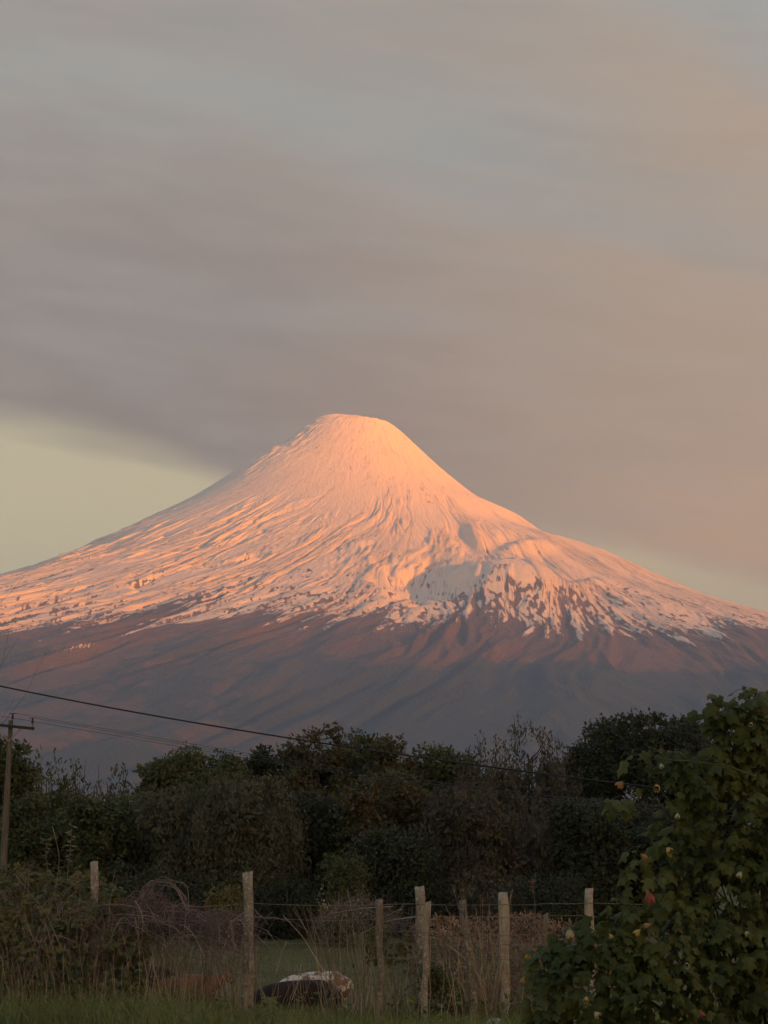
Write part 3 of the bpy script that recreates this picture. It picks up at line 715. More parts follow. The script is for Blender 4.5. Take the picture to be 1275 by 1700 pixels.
# ================================================================== fences
def post_mat(name, c1, c2, c3):
    m, nt, b = mat_new(name); tc = nt.nodes.new('ShaderNodeTexCoord'); mp = nt.nodes.new('ShaderNodeMapping'); mp.inputs['Scale'].default_value = (9, 9, 1.2)
    nt.links.new(tc.outputs['Object'], mp.inputs[0])
    n1 = noise(nt, mp.outputs[0], 3.0, 5, .65); n2 = noise(nt, tc.outputs['Object'], 38, 3, .6); n3 = noise(nt, tc.outputs['Object'], 7, 3, .6)
    c = mixc(nt, n1.ss(.35, .65), c1, c2); c = mixc(nt, n2.ss(.52, .62)*n3.ss(.35, .6), c, c3); c = mixc(nt, n1.ss(.58, .68)*.85, c, tuple(x*.22 for x in c1)); c = mixc(nt, n3.ss(.50, .66)*.55, c, tuple(x*.45 for x in c1))
    nt.links.new(c, b.inputs['Base Color']); b.inputs['Roughness'].default_value = .9; b.inputs['Specular IOR Level'].default_value = .1
    bp = nt.nodes.new('ShaderNodeBump'); bp.inputs['Strength'].default_value = .8; bp.inputs['Distance'].default_value = .012
    nt.links.new((n1+n2*.5).s, bp.inputs['Height']); nt.links.new(bp.outputs[0], b.inputs['Normal']); return m
PM_GREY = post_mat('weathered_post_wood', (.23, .205, .165), (.35, .32, .26), (.50, .50, .42))
PM_PALE = post_mat('pale_post_wood', (.33, .30, .235), (.43, .39, .31), (.50, .49, .40))
PM_DARK = post_mat('dark_post_wood', (.15, .13, .10), (.22, .195, .155), (.34, .33, .26))
def post_mesh(w, d, H, lean, mat, seed, topcut=0.0, curve=0.0, taper=.9):
    rs = RS(seed); k = 14; s = 12; th = np.arange(s)*2*np.pi/s + .26
    sq = 1/np.maximum(np.abs(np.cos(th)), np.abs(np.sin(th)))**.55
    vs = []; ang0 = 0; grain = rs.uniform(-.09, .09, s)
    for i in range(k):
        t = i/(k-1); z = -.25 + t*(H+.25); ox = lean*(z) + curve*math.sin(t*math.pi*1.4)
        ang = ang0 + .16*np.cumsum(rs.normal(0, .25, s))*0; r = (1-(1-taper)*t)*(1+.16*rs.uniform(-1, 1, s)*.6 + grain + .07*math.sin(t*9+seed)); ox += .006*math.sin(t*17+seed*2)
        zz = z + (topcut*np.cos(th+.6)*.5+rs.uniform(-.008, .008, s) if i == k-1 else 0)
        vs.append(np.stack([ox+np.cos(th)*sq*w/2*r, np.sin(th)*sq*d/2*r, zz+0*th], 1))
    v = np.concatenate(vs); idx = np.arange(k*s).reshape(k, s); j2 = np.roll(np.arange(s), -1)
    f = np.stack([idx[:-1], idx[:-1][:, j2], idx[1:][:, j2], idx[1:]], -1).reshape(-1, 4)
    c = v[-s:].mean(0); me = bpy.data.meshes.new('post')
    top = [tuple(idx[-1])]
    me.from_pydata([tuple(a) for a in v], [], [tuple(a) for a in f]+top); me.update(); me.materials.append(mat)
    me.polygons.foreach_set('use_smooth', np.array([True]*len(f)+[False])); return me
def fence(label, Y0, slope, posts, wires, xr):
    yy = lambda x: Y0 + slope*x
    root = thing('wire_fence', label, 'fence', (0, Y0, 0))
    px_ = []
    for q in posts:
        px, pt, wpx, mat, lean, lb = q[:6]; x = at(px, pt, Y0).x; Y = yy(x); x = at(px, pt, Y).x; top = at(px, pt, Y)
        zg = float(gz(x, Y)); H = top.z-zg
        w = wpx/F*Y
        o = link('post', post_mesh(w, w*.95, H, -lean, mat, int(abs(px)), .02, q[6] if len(q) > 6 else 0.0), root, (x+lean*H, Y-Y0, zg))
        o['label'] = lb; px_.append((x, H))
    xs = [xr[0]]+[a for a, _ in px_]+[xr[1]]
    rs = RS(int(abs(Y0)*3))
    for h in wires:
        pts = []
        for a, b in zip(xs[:-1], xs[1:]):
            n = max(3, int((b-a)/.18)); t = np.linspace(0, 1, n, endpoint=False); L = b-a
            ha = h+rs.normal(0, .012); sag = .035*L*rs.uniform(.5, 1.2)
            X = a+(b-a)*t; pts.append(np.stack([X, yy(X)-Y0-.06, gz(X, yy(X))*0+ha-sag*4*t*(1-t)*.5], 1))
        P = np.concatenate(pts)[None]; v, f = tubes(P, np.full((1, P.shape[1]), .0028), 4)
        # barbs
        bx = np.arange(xs[0], xs[-1], .13); bz = np.interp(bx, P[0, :, 0], P[0, :, 2]); c = np.stack([bx, yy(bx)-Y0-.06, bz], 1)
        d = rnd_dir(rs, len(bx))*.016; bv, bf = tubes(np.stack([c-d, c+d], 1), np.full((len(bx), 2), .0022), 3)
        v, f = join([(v, f), (bv, bf)])
        link('barbed_wire', mesh_np('barbed_wire', v, f, simple_mat('rusty_wire', (.16, .13, .11), (.26, .23, .2), 20) if 'rusty_wire' not in bpy.data.materials else bpy.data.materials['rusty_wire']), root)
fence('front barbed-wire fence on tall weathered posts along the foot of the meadow', 22.0, 0.03, [
  (-70, 1440, 15, PM_GREY, 0.01, 'weathered post hidden in the bramble at the edge'),
  (157, 1431, 13, PM_GREY, 0.0, 'weathered post whose top stands out of the left bramble'),
  (412, 1448, 17.5, PM_GREY, 0.012, 'tall grey post crusted with lichen'),
  (697, 1472, 16, PM_GREY, 0.02, 'grey post in the middle with flaking lower half'),
  (836, 1482, 17, PM_PALE, 0.005, 'broad pale flat-topped post'),
  (906, 1518, 9, PM_DARK, 0.0, 'stub of a post just left of the flowering bush'),
  (978, 1475, 15, PM_PALE, 0.0, 'pale post partly swallowed by the flowering bush'),
  (1330, 1470, 15, PM_GREY, 0.0, 'weathered post hidden behind the flowering bush')],
  (1.10, .99, .72, .45), (-9, 9))
fence('lower makeshift fence of short crooked posts propped between the tall ones', 21.3, 0.0, [
  (634, 1493, 12, PM_DARK, -0.05, 'thin post leaning to one side', .03),
  (709, 1498, 11, PM_GREY, -0.03, 'short post half hidden behind the grey one'),
  (774, 1495, 13, PM_DARK, 0.03, 'thin dark crooked post in dead bracken', .035)],
  (.86, .62), (-.35, 1.6))

# ================================================================== grass
def blades(P, H, W, lean, rs):
    n = len(P); a = rs.uniform(0, 2*np.pi, n); S = np.stack([np.cos(a), np.sin(a), 0*a], 1)*(W/2)[:, None]
    b = rs.uniform(0, 2*np.pi, n); Lx = np.stack([np.cos(b), np.sin(b), 0*b], 1)*(lean*H)[:, None]
    up = np.zeros((n, 3)); up[:, 2] = H
    v = np.stack([P-S, P+S, P+Lx*.3+up*.55+S*.7, P+Lx*.3+up*.55-S*.7, P+Lx+up], 1).reshape(-1, 3)
    o = (np.arange(n)*5)[:, None]
    f = np.concatenate([o+[0, 1, 2], o+[0, 2, 3], o+[3, 2, 4]], 0)
    return v, f
def grass_mat(name, c1, c2, c3, s1=1.2):
    m, nt, b = mat_new(name); tc = nt.nodes.new('ShaderNodeTexCoord')
    n1 = noise(nt, tc.outputs['Object'], s1, 4, .6); n2 = noise(nt, tc.outputs['Object'], 25, 2, .6)
    c = mixc(nt, n1.ss(.4, .62), c1, c2); c = mixc(nt, n2.ss(.55, .75)*.8, c, c3)
    nt.links.new(c, b.inputs['Base Color']); b.inputs['Roughness'].default_value = .6; b.inputs['Specular IOR Level'].default_value = .2
    t = nt.nodes.new('ShaderNodeBsdfTranslucent'); mx = nt.nodes.new('ShaderNodeMixShader'); nt.links.new(c, t.inputs[0]); mx.inputs[0].default_value = .3
    nt.links.new(b.outputs[0], mx.inputs[1]); nt.links.new(t.outputs[0], mx.inputs[2]); nt.links.new(mx.outputs[0], nt.nodes['Material Output'].inputs[0])
    return m
def grass_verge():
    rs = RS(21); n = 34000
    x = rs.uniform(-6.2, 6.2, n); y = 19.4 + 3.6*rs.uniform(0, 1, n)**.9
    dens = pn(x*.7, y*.9, 80)+.5*pn(x*2.4, y*2.4, 81); k = rs.uniform(-.9, .6, n) < dens+.35; x, y = x[k], y[k]; n = len(x)
    hh = (.15+.17*sst(.9, 2.3, -x) + .06*pn(x*1.3, y*1.3, 82))*rs.uniform(.45, 1.45, n)
    P = np.stack([x, y, gz(x, y)-.01], 1); v, f = blades(P, hh, rs.uniform(.006, .013, n), rs.uniform(.1, .9, n), rs)
    m = grass_mat('verge_grass', (.15, .19, .065), (.20, .235, .085), (.38, .35, .19))
    o = thing('tall_grass', 'long green grass growing along the bottom edge before the fence', 'grass', data=mesh_np('tall_grass', v, f, m, False)); o['kind'] = 'stuff'
    # broad-leaved weeds low in the verge
    n = 5200; x = rs.uniform(-6, 6, n); y = rs.uniform(20.4, 22.6, n); k = pn(x*.9, y*.9, 83) > rs.uniform(-.25, .45, n); x, y = x[k], y[k]; n = len(x)
    P = np.stack([x, y, gz(x, y)+rs.uniform(.02, .30, n)], 1)
    v, f = cards(P, rnd_dir(rs, n)*np.array([1, 1, .5]), rnd_dir(rs, n)*.5+np.array([0, -.4, .8]), rs.uniform(.05, .12, n), rs.uniform(.03, .06, n))
    o = thing('ground_weeds', 'low broad-leaved weeds mixed into the verge grass', 'weeds', data=mesh_np('ground_weeds', v, f, leaf_mat('weed_leaves', (.085, .13, .04), (.13, .17, .06), None, 2.0), False)); o['kind'] = 'stuff'
grass_verge()
def meadow_grass():
    rs = RS(22); n = 84000
    y = 46+46*rs.uniform(0, 1, n); x = rs.uniform(-1, 1, n)*(y*.25)
    k = pn(x*.6, y*.4, 84)+.6*pn(x*2, y*1.2, 85) > rs.uniform(-.9, .6, n); x, y = x[k], y[k]; n = len(x)
    P = np.stack([x, y, gz(x, y)-.01], 1); v, f = blades(P, rs.uniform(.05, .16, n)*(1+1.2*(pn(x*.35, y*.25, 86) > .28)), rs.uniform(.012, .025, n), rs.uniform(.2, 1.0, n), rs)
    o = thing('meadow_grass', 'short grazed grass of the meadow around the cattle', 'grass', data=mesh_np('meadow_grass', v, f, grass_mat('meadow_grass', (.13, .15, .055), (.18, .18, .075), (.30, .27, .15), .5), False)); o['kind'] = 'stuff'
meadow_grass()

# ================================================================== brambles, bracken, dry stalks along the fence
STEM_PURPLE = simple_mat('dead_bramble_stem', (.15, .118, .105), (.34, .28, .24), 3, .8, 3)
STEM_TAN = simple_mat('dry_tan_stalk', (.26, .20, .13), (.50, .42, .31), 3, .8, 3)
BRACKEN = simple_mat('dead_bracken', (.20, .135, .090), (.36, .26, .18), 4, .9, 4)
VINE_GREEN = leaf_mat('bramble_leaves', (.070, .095, .035), (.125, .125, .048), (.24, .13, .06), 2.2)
def x_at(px, Y): return (px-637.5)/F*Y*1.012
def z_at(py, Y): return at(637, py, Y).z
def region_stems(rs, n, px0, px1, Y0, Y1, topfun, frac, lean, k=7, arc=.15, r0=.0045, jit=.03):
    px = rs.uniform(px0, px1, n); Y = rs.uniform(Y0, Y1, n); x = x_at(px, Y); zg = gz(x, Y)
    zt = np.array([z_at(topfun(a), b) for a, b in zip(px, Y)])
    hh = np.maximum((zt-zg)*rs.uniform(frac, 1.0, n), .12)
    p0 = np.stack([x, Y, zg-.03], 1); d = rs.normal(0, lean, (n, 2))*hh[:, None]
    p1 = np.stack([x+d[:, 0], Y+d[:, 1]*.6, zg+hh], 1)
    return tubes(arcs(p0, p1, rs.uniform(0, arc, n)*hh, k, jit, rs), (r0*rs.uniform(.5, 1.3, n))[:, None]*np.linspace(1, .45, k)[None, :], 3)
def ip(xs, ys): return lambda a: float(np.interp(a, xs, ys))
def left_bramble():
    rs = RS(31); top = ip([-120, 0, 60, 110, 150, 185, 215, 260], [1440, 1428, 1436, 1462, 1440, 1462, 1500, 1560])
    r = thing('bramble_thicket', 'tall green and brown bramble thicket smothering the fence at the left edge', 'bramble', (0, 0, 0))
    v, f = join([region_stems(rs, 420, -120, 215, 21.2, 22.8, top, .4, .30, 8, .3, .0045, .05)])
    link('stem', mesh_np('stem', v, f, STEM_PURPLE), r)['kind'] = 'stuff'
    n = 12000; px = rs.uniform(-120, 250, n); Y = rs.uniform(21.0, 22.9, n); x = x_at(px, Y); zg = gz(x, Y)
    zt = np.array([z_at(top(a)+8, b) for a, b in zip(px, Y)])
    z = zg + (zt-zg)*rs.uniform(.04, 1, n)**.8
    front = 22.9-(1.7*np.sqrt(np.clip(1-((z-zg)/(zt-zg+.01))**2, 0, 1))+.1)          # a rounded face towards the road
    Y = np.maximum(Y, front) - 0.0
    k = pn(x*3.1, z*3.1+Y*1.7, 90)+.5*pn(x*8, z*8, 91) > rs.uniform(-.5, .65, n); x, Y, z, zg = x[k], Y[k], z[k], zg[k]; n = len(x)
    P = np.stack([x, Y, z], 1)
    v, f = cards(P, rnd_dir(rs, n)+np.array([0, -.3, -.5]), rnd_dir(rs, n)*.8+np.array([0, -.8, .7]), rs.uniform(.045, .115, n), rs.uniform(.035, .075, n))
    link('leaves', mesh_np('leaves', v, f, VINE_GREEN, False), r)['kind'] = 'stuff'
left_bramble()
def purple_bramble():
    rs = RS(32); top = ip([120, 170, 220, 262, 300, 350, 410, 450], [1500, 1490, 1488, 1462, 1490, 1502, 1504, 1530])
    r = thing('dead_bramble', 'arching purple-brown leafless bramble heap left of the tall lichened post', 'bramble', (0, 0, 0))
    parts = [region_stems(rs, 230, 130, 430, 21.4, 22.7, top, .45, .22, 8, .25, .0034, .035)]
    # arching canes
    n = 170; px = rs.uniform(130, 400, n); Y = rs.uniform(21.3, 22.6, n); x = x_at(px, Y)
    zt = np.array([z_at(top(a)+22, b) for a, b in zip(px, Y)]); zz = zt-rs.uniform(0, .35, n)
    p0 = np.stack([x, Y, zz], 1); p1 = p0+np.stack([rs.normal(0, .42, n), rs.normal(0, .2, n), rs.uniform(-.5, .05, n)], 1)
    parts.append(tubes(arcs(p0, p1, rs.uniform(.05, .16, n), 9, .03, rs), np.full((n, 9), .0034)*rs.uniform(.5, 1.2, (n, 1)), 3))
    # the big arch seen against the trees
    a = [at(225, 1520, 22), at(245, 1466, 22), at(275, 1460, 22), at(300, 1480, 22), at(312, 1512, 22)]
    for q in range(9):
        pts = np.array([tuple(p) for p in a])+rs.normal(0, .03, (5, 3)); t = np.linspace(0, 4, 16)
        pts = np.stack([np.interp(t, range(5), pts[:, i]) for i in range(3)], 1); pts = (pts+np.roll(pts, 1, 0))/2; pts = pts[1:]
        parts.append(tubes(pts[None], np.full((1, 15), .004), 3))
    v, f = join(parts); link('cane', mesh_np('cane', v, f, STEM_PURPLE), r)['kind'] = 'stuff'
    # greyer hanging tangle in front of the trees between this heap and the next posts
    n = 3000; px = rs.uniform(140, 430, n); Y = rs.uniform(21.5, 22.7, n); x = x_at(px, Y); zt = np.array([z_at(top(a)+12, b) for a, b in zip(px, Y)])
    z = zt - rs.exponential(.28, n); k = z > .05; P = np.stack([x, Y, z], 1)[k]; n = len(P)
    p1 = P+rnd_dir(rs, n)*rs.uniform(.05, .2, (n, 1)); v, f = tubes(np.stack([P, p1], 1), np.full((n, 2), .0018), 3)
    link('twig', mesh_np('twig', v, f, simple_mat('dead_bramble_twig', (.10, .068, .066), (.19, .14, .13), 4), False), r)['kind'] = 'stuff'
purple_bramble()
def stalks():
    rs = RS(33)
    r = thing('dry_stalks', 'pale dry weed stalks standing in the verge along the whole fence', 'weeds', (0, 0, 0)); r['kind'] = 'stuff'
    t1 = ip([-50, 200, 330, 430, 560, 650, 800, 900], [1560, 1560, 1545, 1560, 1590, 1570, 1520, 1560])
    parts = [region_stems(rs, 30, 440, 590, 21.0, 22.4, ip([430, 600], [1590, 1570]), .3, .25, 7, .05, .0028, .03), region_stems(rs, 330, -60, 440, 20.5, 22.6, t1, .3, .16, 7, .05, .0030, .03),
             region_stems(rs, 80, 580, 900, 20.5, 22.6, t1, .3, .20, 7, .05, .0030, .03),
             region_stems(rs, 26, 765, 830, 21.3, 22.2, ip([760, 800, 830], [1490, 1460, 1480]), .6, .22, 6, .0, .0035, .015),
             region_stems(rs, 46, 540, 660, 21.6, 22.4, ip([540, 600, 660], [1500, 1480, 1500]), .5, .22, 7, .1, .0032, .03)]
    # a few bent long ones
    for pts in ([(470, 1520), (505, 1560), (530, 1600), (560, 1640), (572, 1662)], [(742, 1568), (770, 1590), (800, 1626), (822, 1660)], [(812, 1550), (822, 1590), (826, 1650), (838, 1700)],
                [(833, 1592), (828, 1620), (842, 1655), (838, 1700)], [(752, 1608), (745, 1625), (735, 1640)], [(688, 1625), (700, 1642), (715, 1655)], [(476, 1562), (465, 1590), (458, 1618)],
                [(425, 1570), (432, 1620), (452, 1678)], [(620, 1597), (613, 1640), (607, 1672)], [(87, 1372), (88, 1420), (84, 1470), (80, 1520)], [(500, 1600), (497, 1630), (485, 1660)],
                [(30, 1570), (38, 1620), (60, 1690)], [(10, 1640), (30, 1672), (45, 1700)], [(105, 1618), (98, 1650), (84, 1700)], [(545, 1517), (600, 1508), (652, 1505)], [(600, 1550), (640, 1530), (690, 1522)], [(640, 1521), (660, 1512), (668, 1510)]):
        P = np.array([tuple(at(a, b, 21.6+rs.uniform(-.3, .5))) for a, b in pts]); t = np.linspace(0, len(pts)-1, 14)
        P[:, 1] = np.linspace(P[0, 1], P[-1, 1], len(pts)); P = np.stack([np.interp(t, range(len(pts)), P[:, i]) for i in range(3)], 1)
        P[1:-1] = (P[:-2]+P[1:-1]+P[2:])/3; parts.append(tubes(P[None], np.full((1, 14), .0036 if pts[0][0] != 87 else .0024), 4))
    v, f = join(parts); link('stalk', mesh_np('stalk', v, f, STEM_TAN), r)['kind'] = 'stuff'
stalks()
def grey_tangle():
    rs = RS(34); top = ip([520, 560, 600, 640, 680, 700], [1530, 1500, 1488, 1508, 1530, 1550])
    r = thing('twig_tangle', 'grey twiggy tangle with a few leaves caught on the wires left of the middle posts', 'bramble', (0, 0, 0))
    parts = [region_stems(rs, 85, 530, 690, 21.6, 22.8, top, .55, .25, 8, .2, .003, .04)]
    n = 900; px = rs.uniform(520, 695, n); Y = rs.uniform(21.7, 22.7, n); x = x_at(px, Y); zt = np.array([z_at(top(a), b) for a, b in zip(px, Y)])
    z = zt - rs.exponential(.17, n); P = np.stack([x, Y, z], 1); p1 = P+rnd_dir(rs, n)*rs.uniform(.05, .22, (n, 1)); parts.append(tubes(np.stack([P, p1], 1), np.full((n, 2), .0018), 3))
    v, f = join(parts); link('twig', mesh_np('twig', v, f, simple_mat('grey_twig', (.13, .11, .095), (.22, .19, .165), 4), False), r)['kind'] = 'stuff'
    n = 800; px = rs.uniform(590, 680, n); Y = rs.uniform(21.7, 22.4, n); x = x_at(px, Y); z = np.array([z_at(q, b) for q, b in zip(rs.uniform(1535, 1600, n), Y)])
    k = pn(x*5, z*5, 93) > rs.uniform(-.4, .5, n); P = np.stack([x, Y, z], 1)[k]; n = len(P)
    v, f = cards(P, rnd_dir(rs, n)+np.array([0, -.2, -.4]), rnd_dir(rs, n)+np.array([0, -.8, .7]), rs.uniform(.04, .08, n), rs.uniform(.03, .05, n))
    link('leaves', mesh_np('leaves', v, f, VINE_GREEN, False), r)['kind'] = 'stuff'
grey_tangle()
def bracken():
    rs = RS(35); top = ip([690, 730, 770, 820, 870, 920, 970, 1020], [1530, 1518, 1522, 1512, 1512, 1520, 1540, 1560])
    r = thing('dead_bracken', 'bank of curled dead brown bracken around the broad pale post', 'bracken', (0, 0, 0))
    v, f = region_stems(rs, 420, 690, 1020, 21.9, 23.2, top, .4, .20, 7, .15, .003, .04); link('stem', mesh_np('stem', v, f, STEM_PURPLE), r)['kind'] = 'stuff'
    n = 17000; px = rs.uniform(685, 1030, n); Y = rs.uniform(21.9, 23.3, n); x = x_at(px, Y); zg = gz(x, Y); zt = np.array([z_at(top(a)+6, b) for a, b in zip(px, Y)])
    z = zg+(zt-zg)*rs.uniform(.02, 1, n)**.75; Y = np.maximum(Y, 22.0+.9*((z-zg)/(zt-zg))**2)
    k = pn(x*3.4, z*3.4+Y, 94)+.6*pn(x*9, z*9, 95) > rs.uniform(-.8, .5, n); P = np.stack([x, Y, z], 1)[k]; n = len(P)
    v, f = cards(P, rnd_dir(rs, n)+np.array([0, 0, .1]), rnd_dir(rs, n)+np.array([0, -.6, .5]), rs.uniform(.03, .085, n), rs.uniform(.007, .02, n))
    link('frond', mesh_np('frond', v, f, BRACKEN, False), r)['kind'] = 'stuff'
    # green weed growth low in the bracken
    n = 2600; px = np.concatenate([rs.normal(720, 16, n//2), rs.normal(740, 40, n//2)]); Y = rs.uniform(21.3, 21.8, n); x = x_at(px, Y); z = np.array([z_at(q, b) for q, b in zip(np.concatenate([rs.normal(1618, 18, n//2), rs.normal(1680, 16, n//2)]), Y)])
    k = (pn(x*6, z*6, 96) > rs.uniform(-.5, .4, n)) & (z > 0); P = np.stack([x, Y, z], 1)[k]; n = len(P)
    v, f = cards(P, rnd_dir(rs, n)+np.array([0, -.2, -.3]), rnd_dir(rs, n)*.8+np.array([0, -.8, .8]), rs.uniform(.03, .07, n), rs.uniform(.02, .045, n))
    link('leaves', mesh_np('leaves', v, f, VINE_GREEN, False), r)['kind'] = 'stuff'
bracken()

# single plants that stand out
def sprig(name, label, pts, Y, pairs, mat_l, L, W, stem=.004, cat='plant'):
    rs = RS(int(abs(pts[0][0]))); P = np.array([tuple(at(a, b, Y)) for a, b in pts]); base = P[0].copy()
    zg = float(gz(base[0], Y)); r = thing(name, label, cat, (base[0], Y, zg)); P[0, 2] = zg-.02
    P = P-np.array([base[0], Y, zg]); t = np.linspace(0, len(pts)-1, 16); Q = np.stack([np.interp(t, range(len(pts)), P[:, i]) for i in range(3)], 1)
    v, f = tubes(Q[None], np.linspace(stem, stem*.4, 16)[None], 5); link('stem', mesh_np('stem', v, f, TWIG), r)
    lm = None
    for i in range(pairs):
        u = 1-.55*i/pairs; c = np.array([np.interp(u*15, range(16), Q[:, j]) for j in range(3)])
        for s in (-1, 1):
            d = np.array([s*rs.uniform(.35, 1), rs.uniform(-.9, .6), rs.uniform(-.35, .5)]); sc = rs.uniform(.55, 1.15)
            v, f = cards(c[None]*0, np.array([[1., 0, 0]]), np.array([[0, 0, 1.]]), np.array([L]), np.array([W]), .25)
            if lm is None: lm = mesh_np('leaf', v, f, mat_l, False)
            o = link('leaf', lm, r, Vector(c)); z = Vector((0, -.5, .8)); X_ = Vector(d).normalized(); Y_ = z.cross(X_).normalized(); Z_ = X_.cross(Y_)
            o.rotation_euler = Matrix((X_, Y_, Z_)).transposed().to_euler(); o.scale = (sc,)*3
    return r
PALE_LEAF = leaf_mat('pale_leaves', (.17, .17, .11), (.23, .22, .15))
sprig('sapling', 'slim sapling with pairs of pale leaves rising above the left bramble', [(112, 1500), (112, 1450), (117, 1410), (119, 1370)], 22.4, 8, PALE_LEAF, .072, .032)
sprig('sapling', 'leafy shoot with rounded green leaves left of the pale-leaved sapling', [(82, 1500), (80, 1450), (76, 1420), (78, 1395)], 22.6, 7, VINE_GREEN, .075, .045)
sprig('leafy_weed', 'small yellow-leaved shoot beside the post that stands out of the left bramble', [(128, 1500), (126, 1470), (128, 1440)], 22.2, 6, LM['yellow'], .06, .045)
sprig('leafy_weed', 'reddish-leaved twig standing above the bracken right of the broad pale post', [(892, 1560), (888, 1500), (882, 1465), (886, 1462)], 22.6, 7, simple_mat('reddish_leaf', (.13, .05, .05), (.18, .08, .07), 6), .045, .02, .003)
def bare_shrub(name, label, base_px, Y, H, n, spread, seed, mat, depth=3, r=.03, cat='tree'):
    rs = RS(seed); x0 = x_at(base_px, Y); zg = float(gz(x0, Y)); root = thing(name, label, cat, (x0, Y, zg))
    paths = []; rr = []
    def grow(p, d, L, rad_, lev):
        k = 8; pts = [p]; q = p.copy(); dd = d.copy()
        for i in range(k-1):
            dd = dd+rs.normal(0, .16, 3)+np.array([0, 0, .05 if lev else 0]); dd /= np.linalg.norm(dd); q = q+dd*L/(k-1); pts.append(q.copy())
        paths.append(pts); rr.append(np.linspace(rad_, rad_*.35, k))
        if lev < depth:
            for c in range(rs.randint(3, 6)):
                i = rs.randint(2, k); dn = dd*.7+rs.normal(0, spread, 3); dn[2] = dn[2]*.6+.25; dn /= np.linalg.norm(dn)
                grow(np.array(pts[i]), dn, L*rs.uniform(.45, .75), rad_*.42, lev+1)
    for i in range(n): grow(np.array([rs.normal(0, .05), rs.normal(0, .05), -.1]), norm(np.array([rs.normal(0, .22), rs.normal(0, .2), 1.0])), H*.55, r, 0)
    v, f = tubes(np.array(paths[:n]), np.array(rr[:n]), 6); link('trunk', mesh_np('trunk', v, f, BARK), root)
    v, f = tubes(np.array(paths[n:]), np.array(rr[n:]), 4); link('branch', mesh_np('branch', v, f, TWIG if mat is None else mat), root)['kind'] = 'stuff'
GREYTW = simple_mat('bare_grey_twig', (.11, .085, .075), (.20, .16, .14), 5)
bare_shrub('bare_tree', 'leafless tree whose twig tips reach in at the left edge against the volcano', -170, 24, 6.6, 3, .40, 8, BARK, 3, .03)
bare_shrub('bare_shrub', 'leafless shrub with curving branches at the foot of the utility pole', -8, 24.5, 1.9, 5, .6, 12, GREYTW, 3, .018, 'shrub')
def stone():
    bm = bmesh.new(); bmesh.ops.create_icosphere(bm, subdivisions=3, radius=1); rs = RS(4)
    for v in bm.verts:
        c = v.co; k = 1+.22*float(pn(c.x*1.3+3, c.y*1.3+c.z*.9, 97)); v.co = Vector((c.x*.13*k, c.y*.11*k, max(c.z, -.6)*.09*k))
    me = bm_mesh('stone', bm, simple_mat('pale_stone', (.30, .29, .27), (.48, .46, .43), 14, .9, 5, .4), True)
    g = at(822, 1700, 21.0); x = g.x; thing('stone', 'pale stone in the grass at the bottom below the broad pale post', 'stone', (x, 21.0, float(gz(x, 21.0))-.01), None, me)
stone()

# ================================================================== the flowering bush
def leaf_shape(seed, nrm=1.0):
    rs = RS(seed)
    half = [(0, 0), (.17, -.10), (.36, -.03), (.50, .12), (.34, .26), (.44, .44), (.47, .66), (.27, .60), (.17, .78), (0, 1.08)]
    half = [(x*rs.uniform(.9, 1.1), y+rs.uniform(-.03, .03)) for x, y in half]; half[0] = (0, 0); half[-1] = (0, half[-1][1])
    z = lambda x, y: -.34*y*y*.7 - .42*abs(x)**1.3 + .07*math.sin(y*7+seed)*abs(x)*3 + .10*y
    mid = [(0, .12), (0, .35), (0, .6), (0, .85)]
    vs = []; fs = []
    for s in (1, -1):
        o = len(vs); pts = [(s*x, y) for x, y in half]
        inner = [(s*.16, .10), (s*.20, .34), (s*.12, .60)]
        allp = pts+mid+inner
        vs += [(x, y, z(x, y)) for x, y in allp]
        H_ = lambda i: o+i; M_ = lambda i: o+10+i; I_ = lambda i: o+14+i
        T = [(H_(0), H_(1), I_(0)), (H_(1), H_(2), I_(0)), (H_(2), H_(3), I_(0)), (I_(0), H_(3), H_(4)), (I_(0), H_(4), I_(1)), (I_(1), H_(4), H_(5)), (I_(1), H_(5), H_(6)), (I_(1), H_(6), H_(7)), (I_(1), H_(7), I_(2)),
             (I_(2), H_(7), H_(8)), (I_(2), H_(8), H_(9)), (I_(2), H_(9), M_(3)), (M_(3), M_(2), I_(2)), (I_(2), M_(2), I_(1)), (M_(2), M_(1), I_(1)), (M_(1), I_(0), I_(1)), (M_(1), M_(0), I_(0)), (M_(0), H_(0), I_(0))]
        fs += [t if s == 1 else t[::-1] for t in T]
    return np.array(vs)*nrm, np.array(fs)
def bush_leaf_mat(name, c1, c2, yel=.0):
    m, nt, b = mat_new(name); tc = nt.nodes.new('ShaderNodeTexCoord'); oi_ = nt.nodes.new('ShaderNodeObjectInfo')
    n1 = noise(nt, tc.outputs['Object'], 3.5, 3, .6); w = nt.nodes.new('ShaderNodeNewGeometry')
    n2 = noise(nt, w.outputs['Position'], 2.6, 3, .55); n3 = noise(nt, w.outputs['Position'], 1.4, 2, .5)
    c = mixc(nt, n2.ss(.38, .62), c1, c2); c = mixc(nt, n1.ss(.5, .75)*.35, c, tuple(x*1.5 for x in c2)); c = mixc(nt, n3.ss(.60, .72)*(n1.ss(.4, .6))*.55, c, (.15, .12, .025))
    r = V(nt, oi_.outputs['Random']); c = mixc(nt, r*.35, c, (.035, .055, .018))
    nt.links.new(c, b.inputs['Base Color']); b.inputs['Roughness'].default_value = .55; b.inputs['Specular IOR Level'].default_value = .2
    t = nt.nodes.new('ShaderNodeBsdfTranslucent'); mx = nt.nodes.new('ShaderNodeMixShader'); nt.links.new(c, t.inputs[0]); mx.inputs[0].default_value = .28
    nt.links.new(b.outputs[0], mx.inputs[1]); nt.links.new(t.outputs[0], mx.inputs[2]); nt.links.new(mx.outputs[0], nt.nodes['Material Output'].inputs[0]); return m
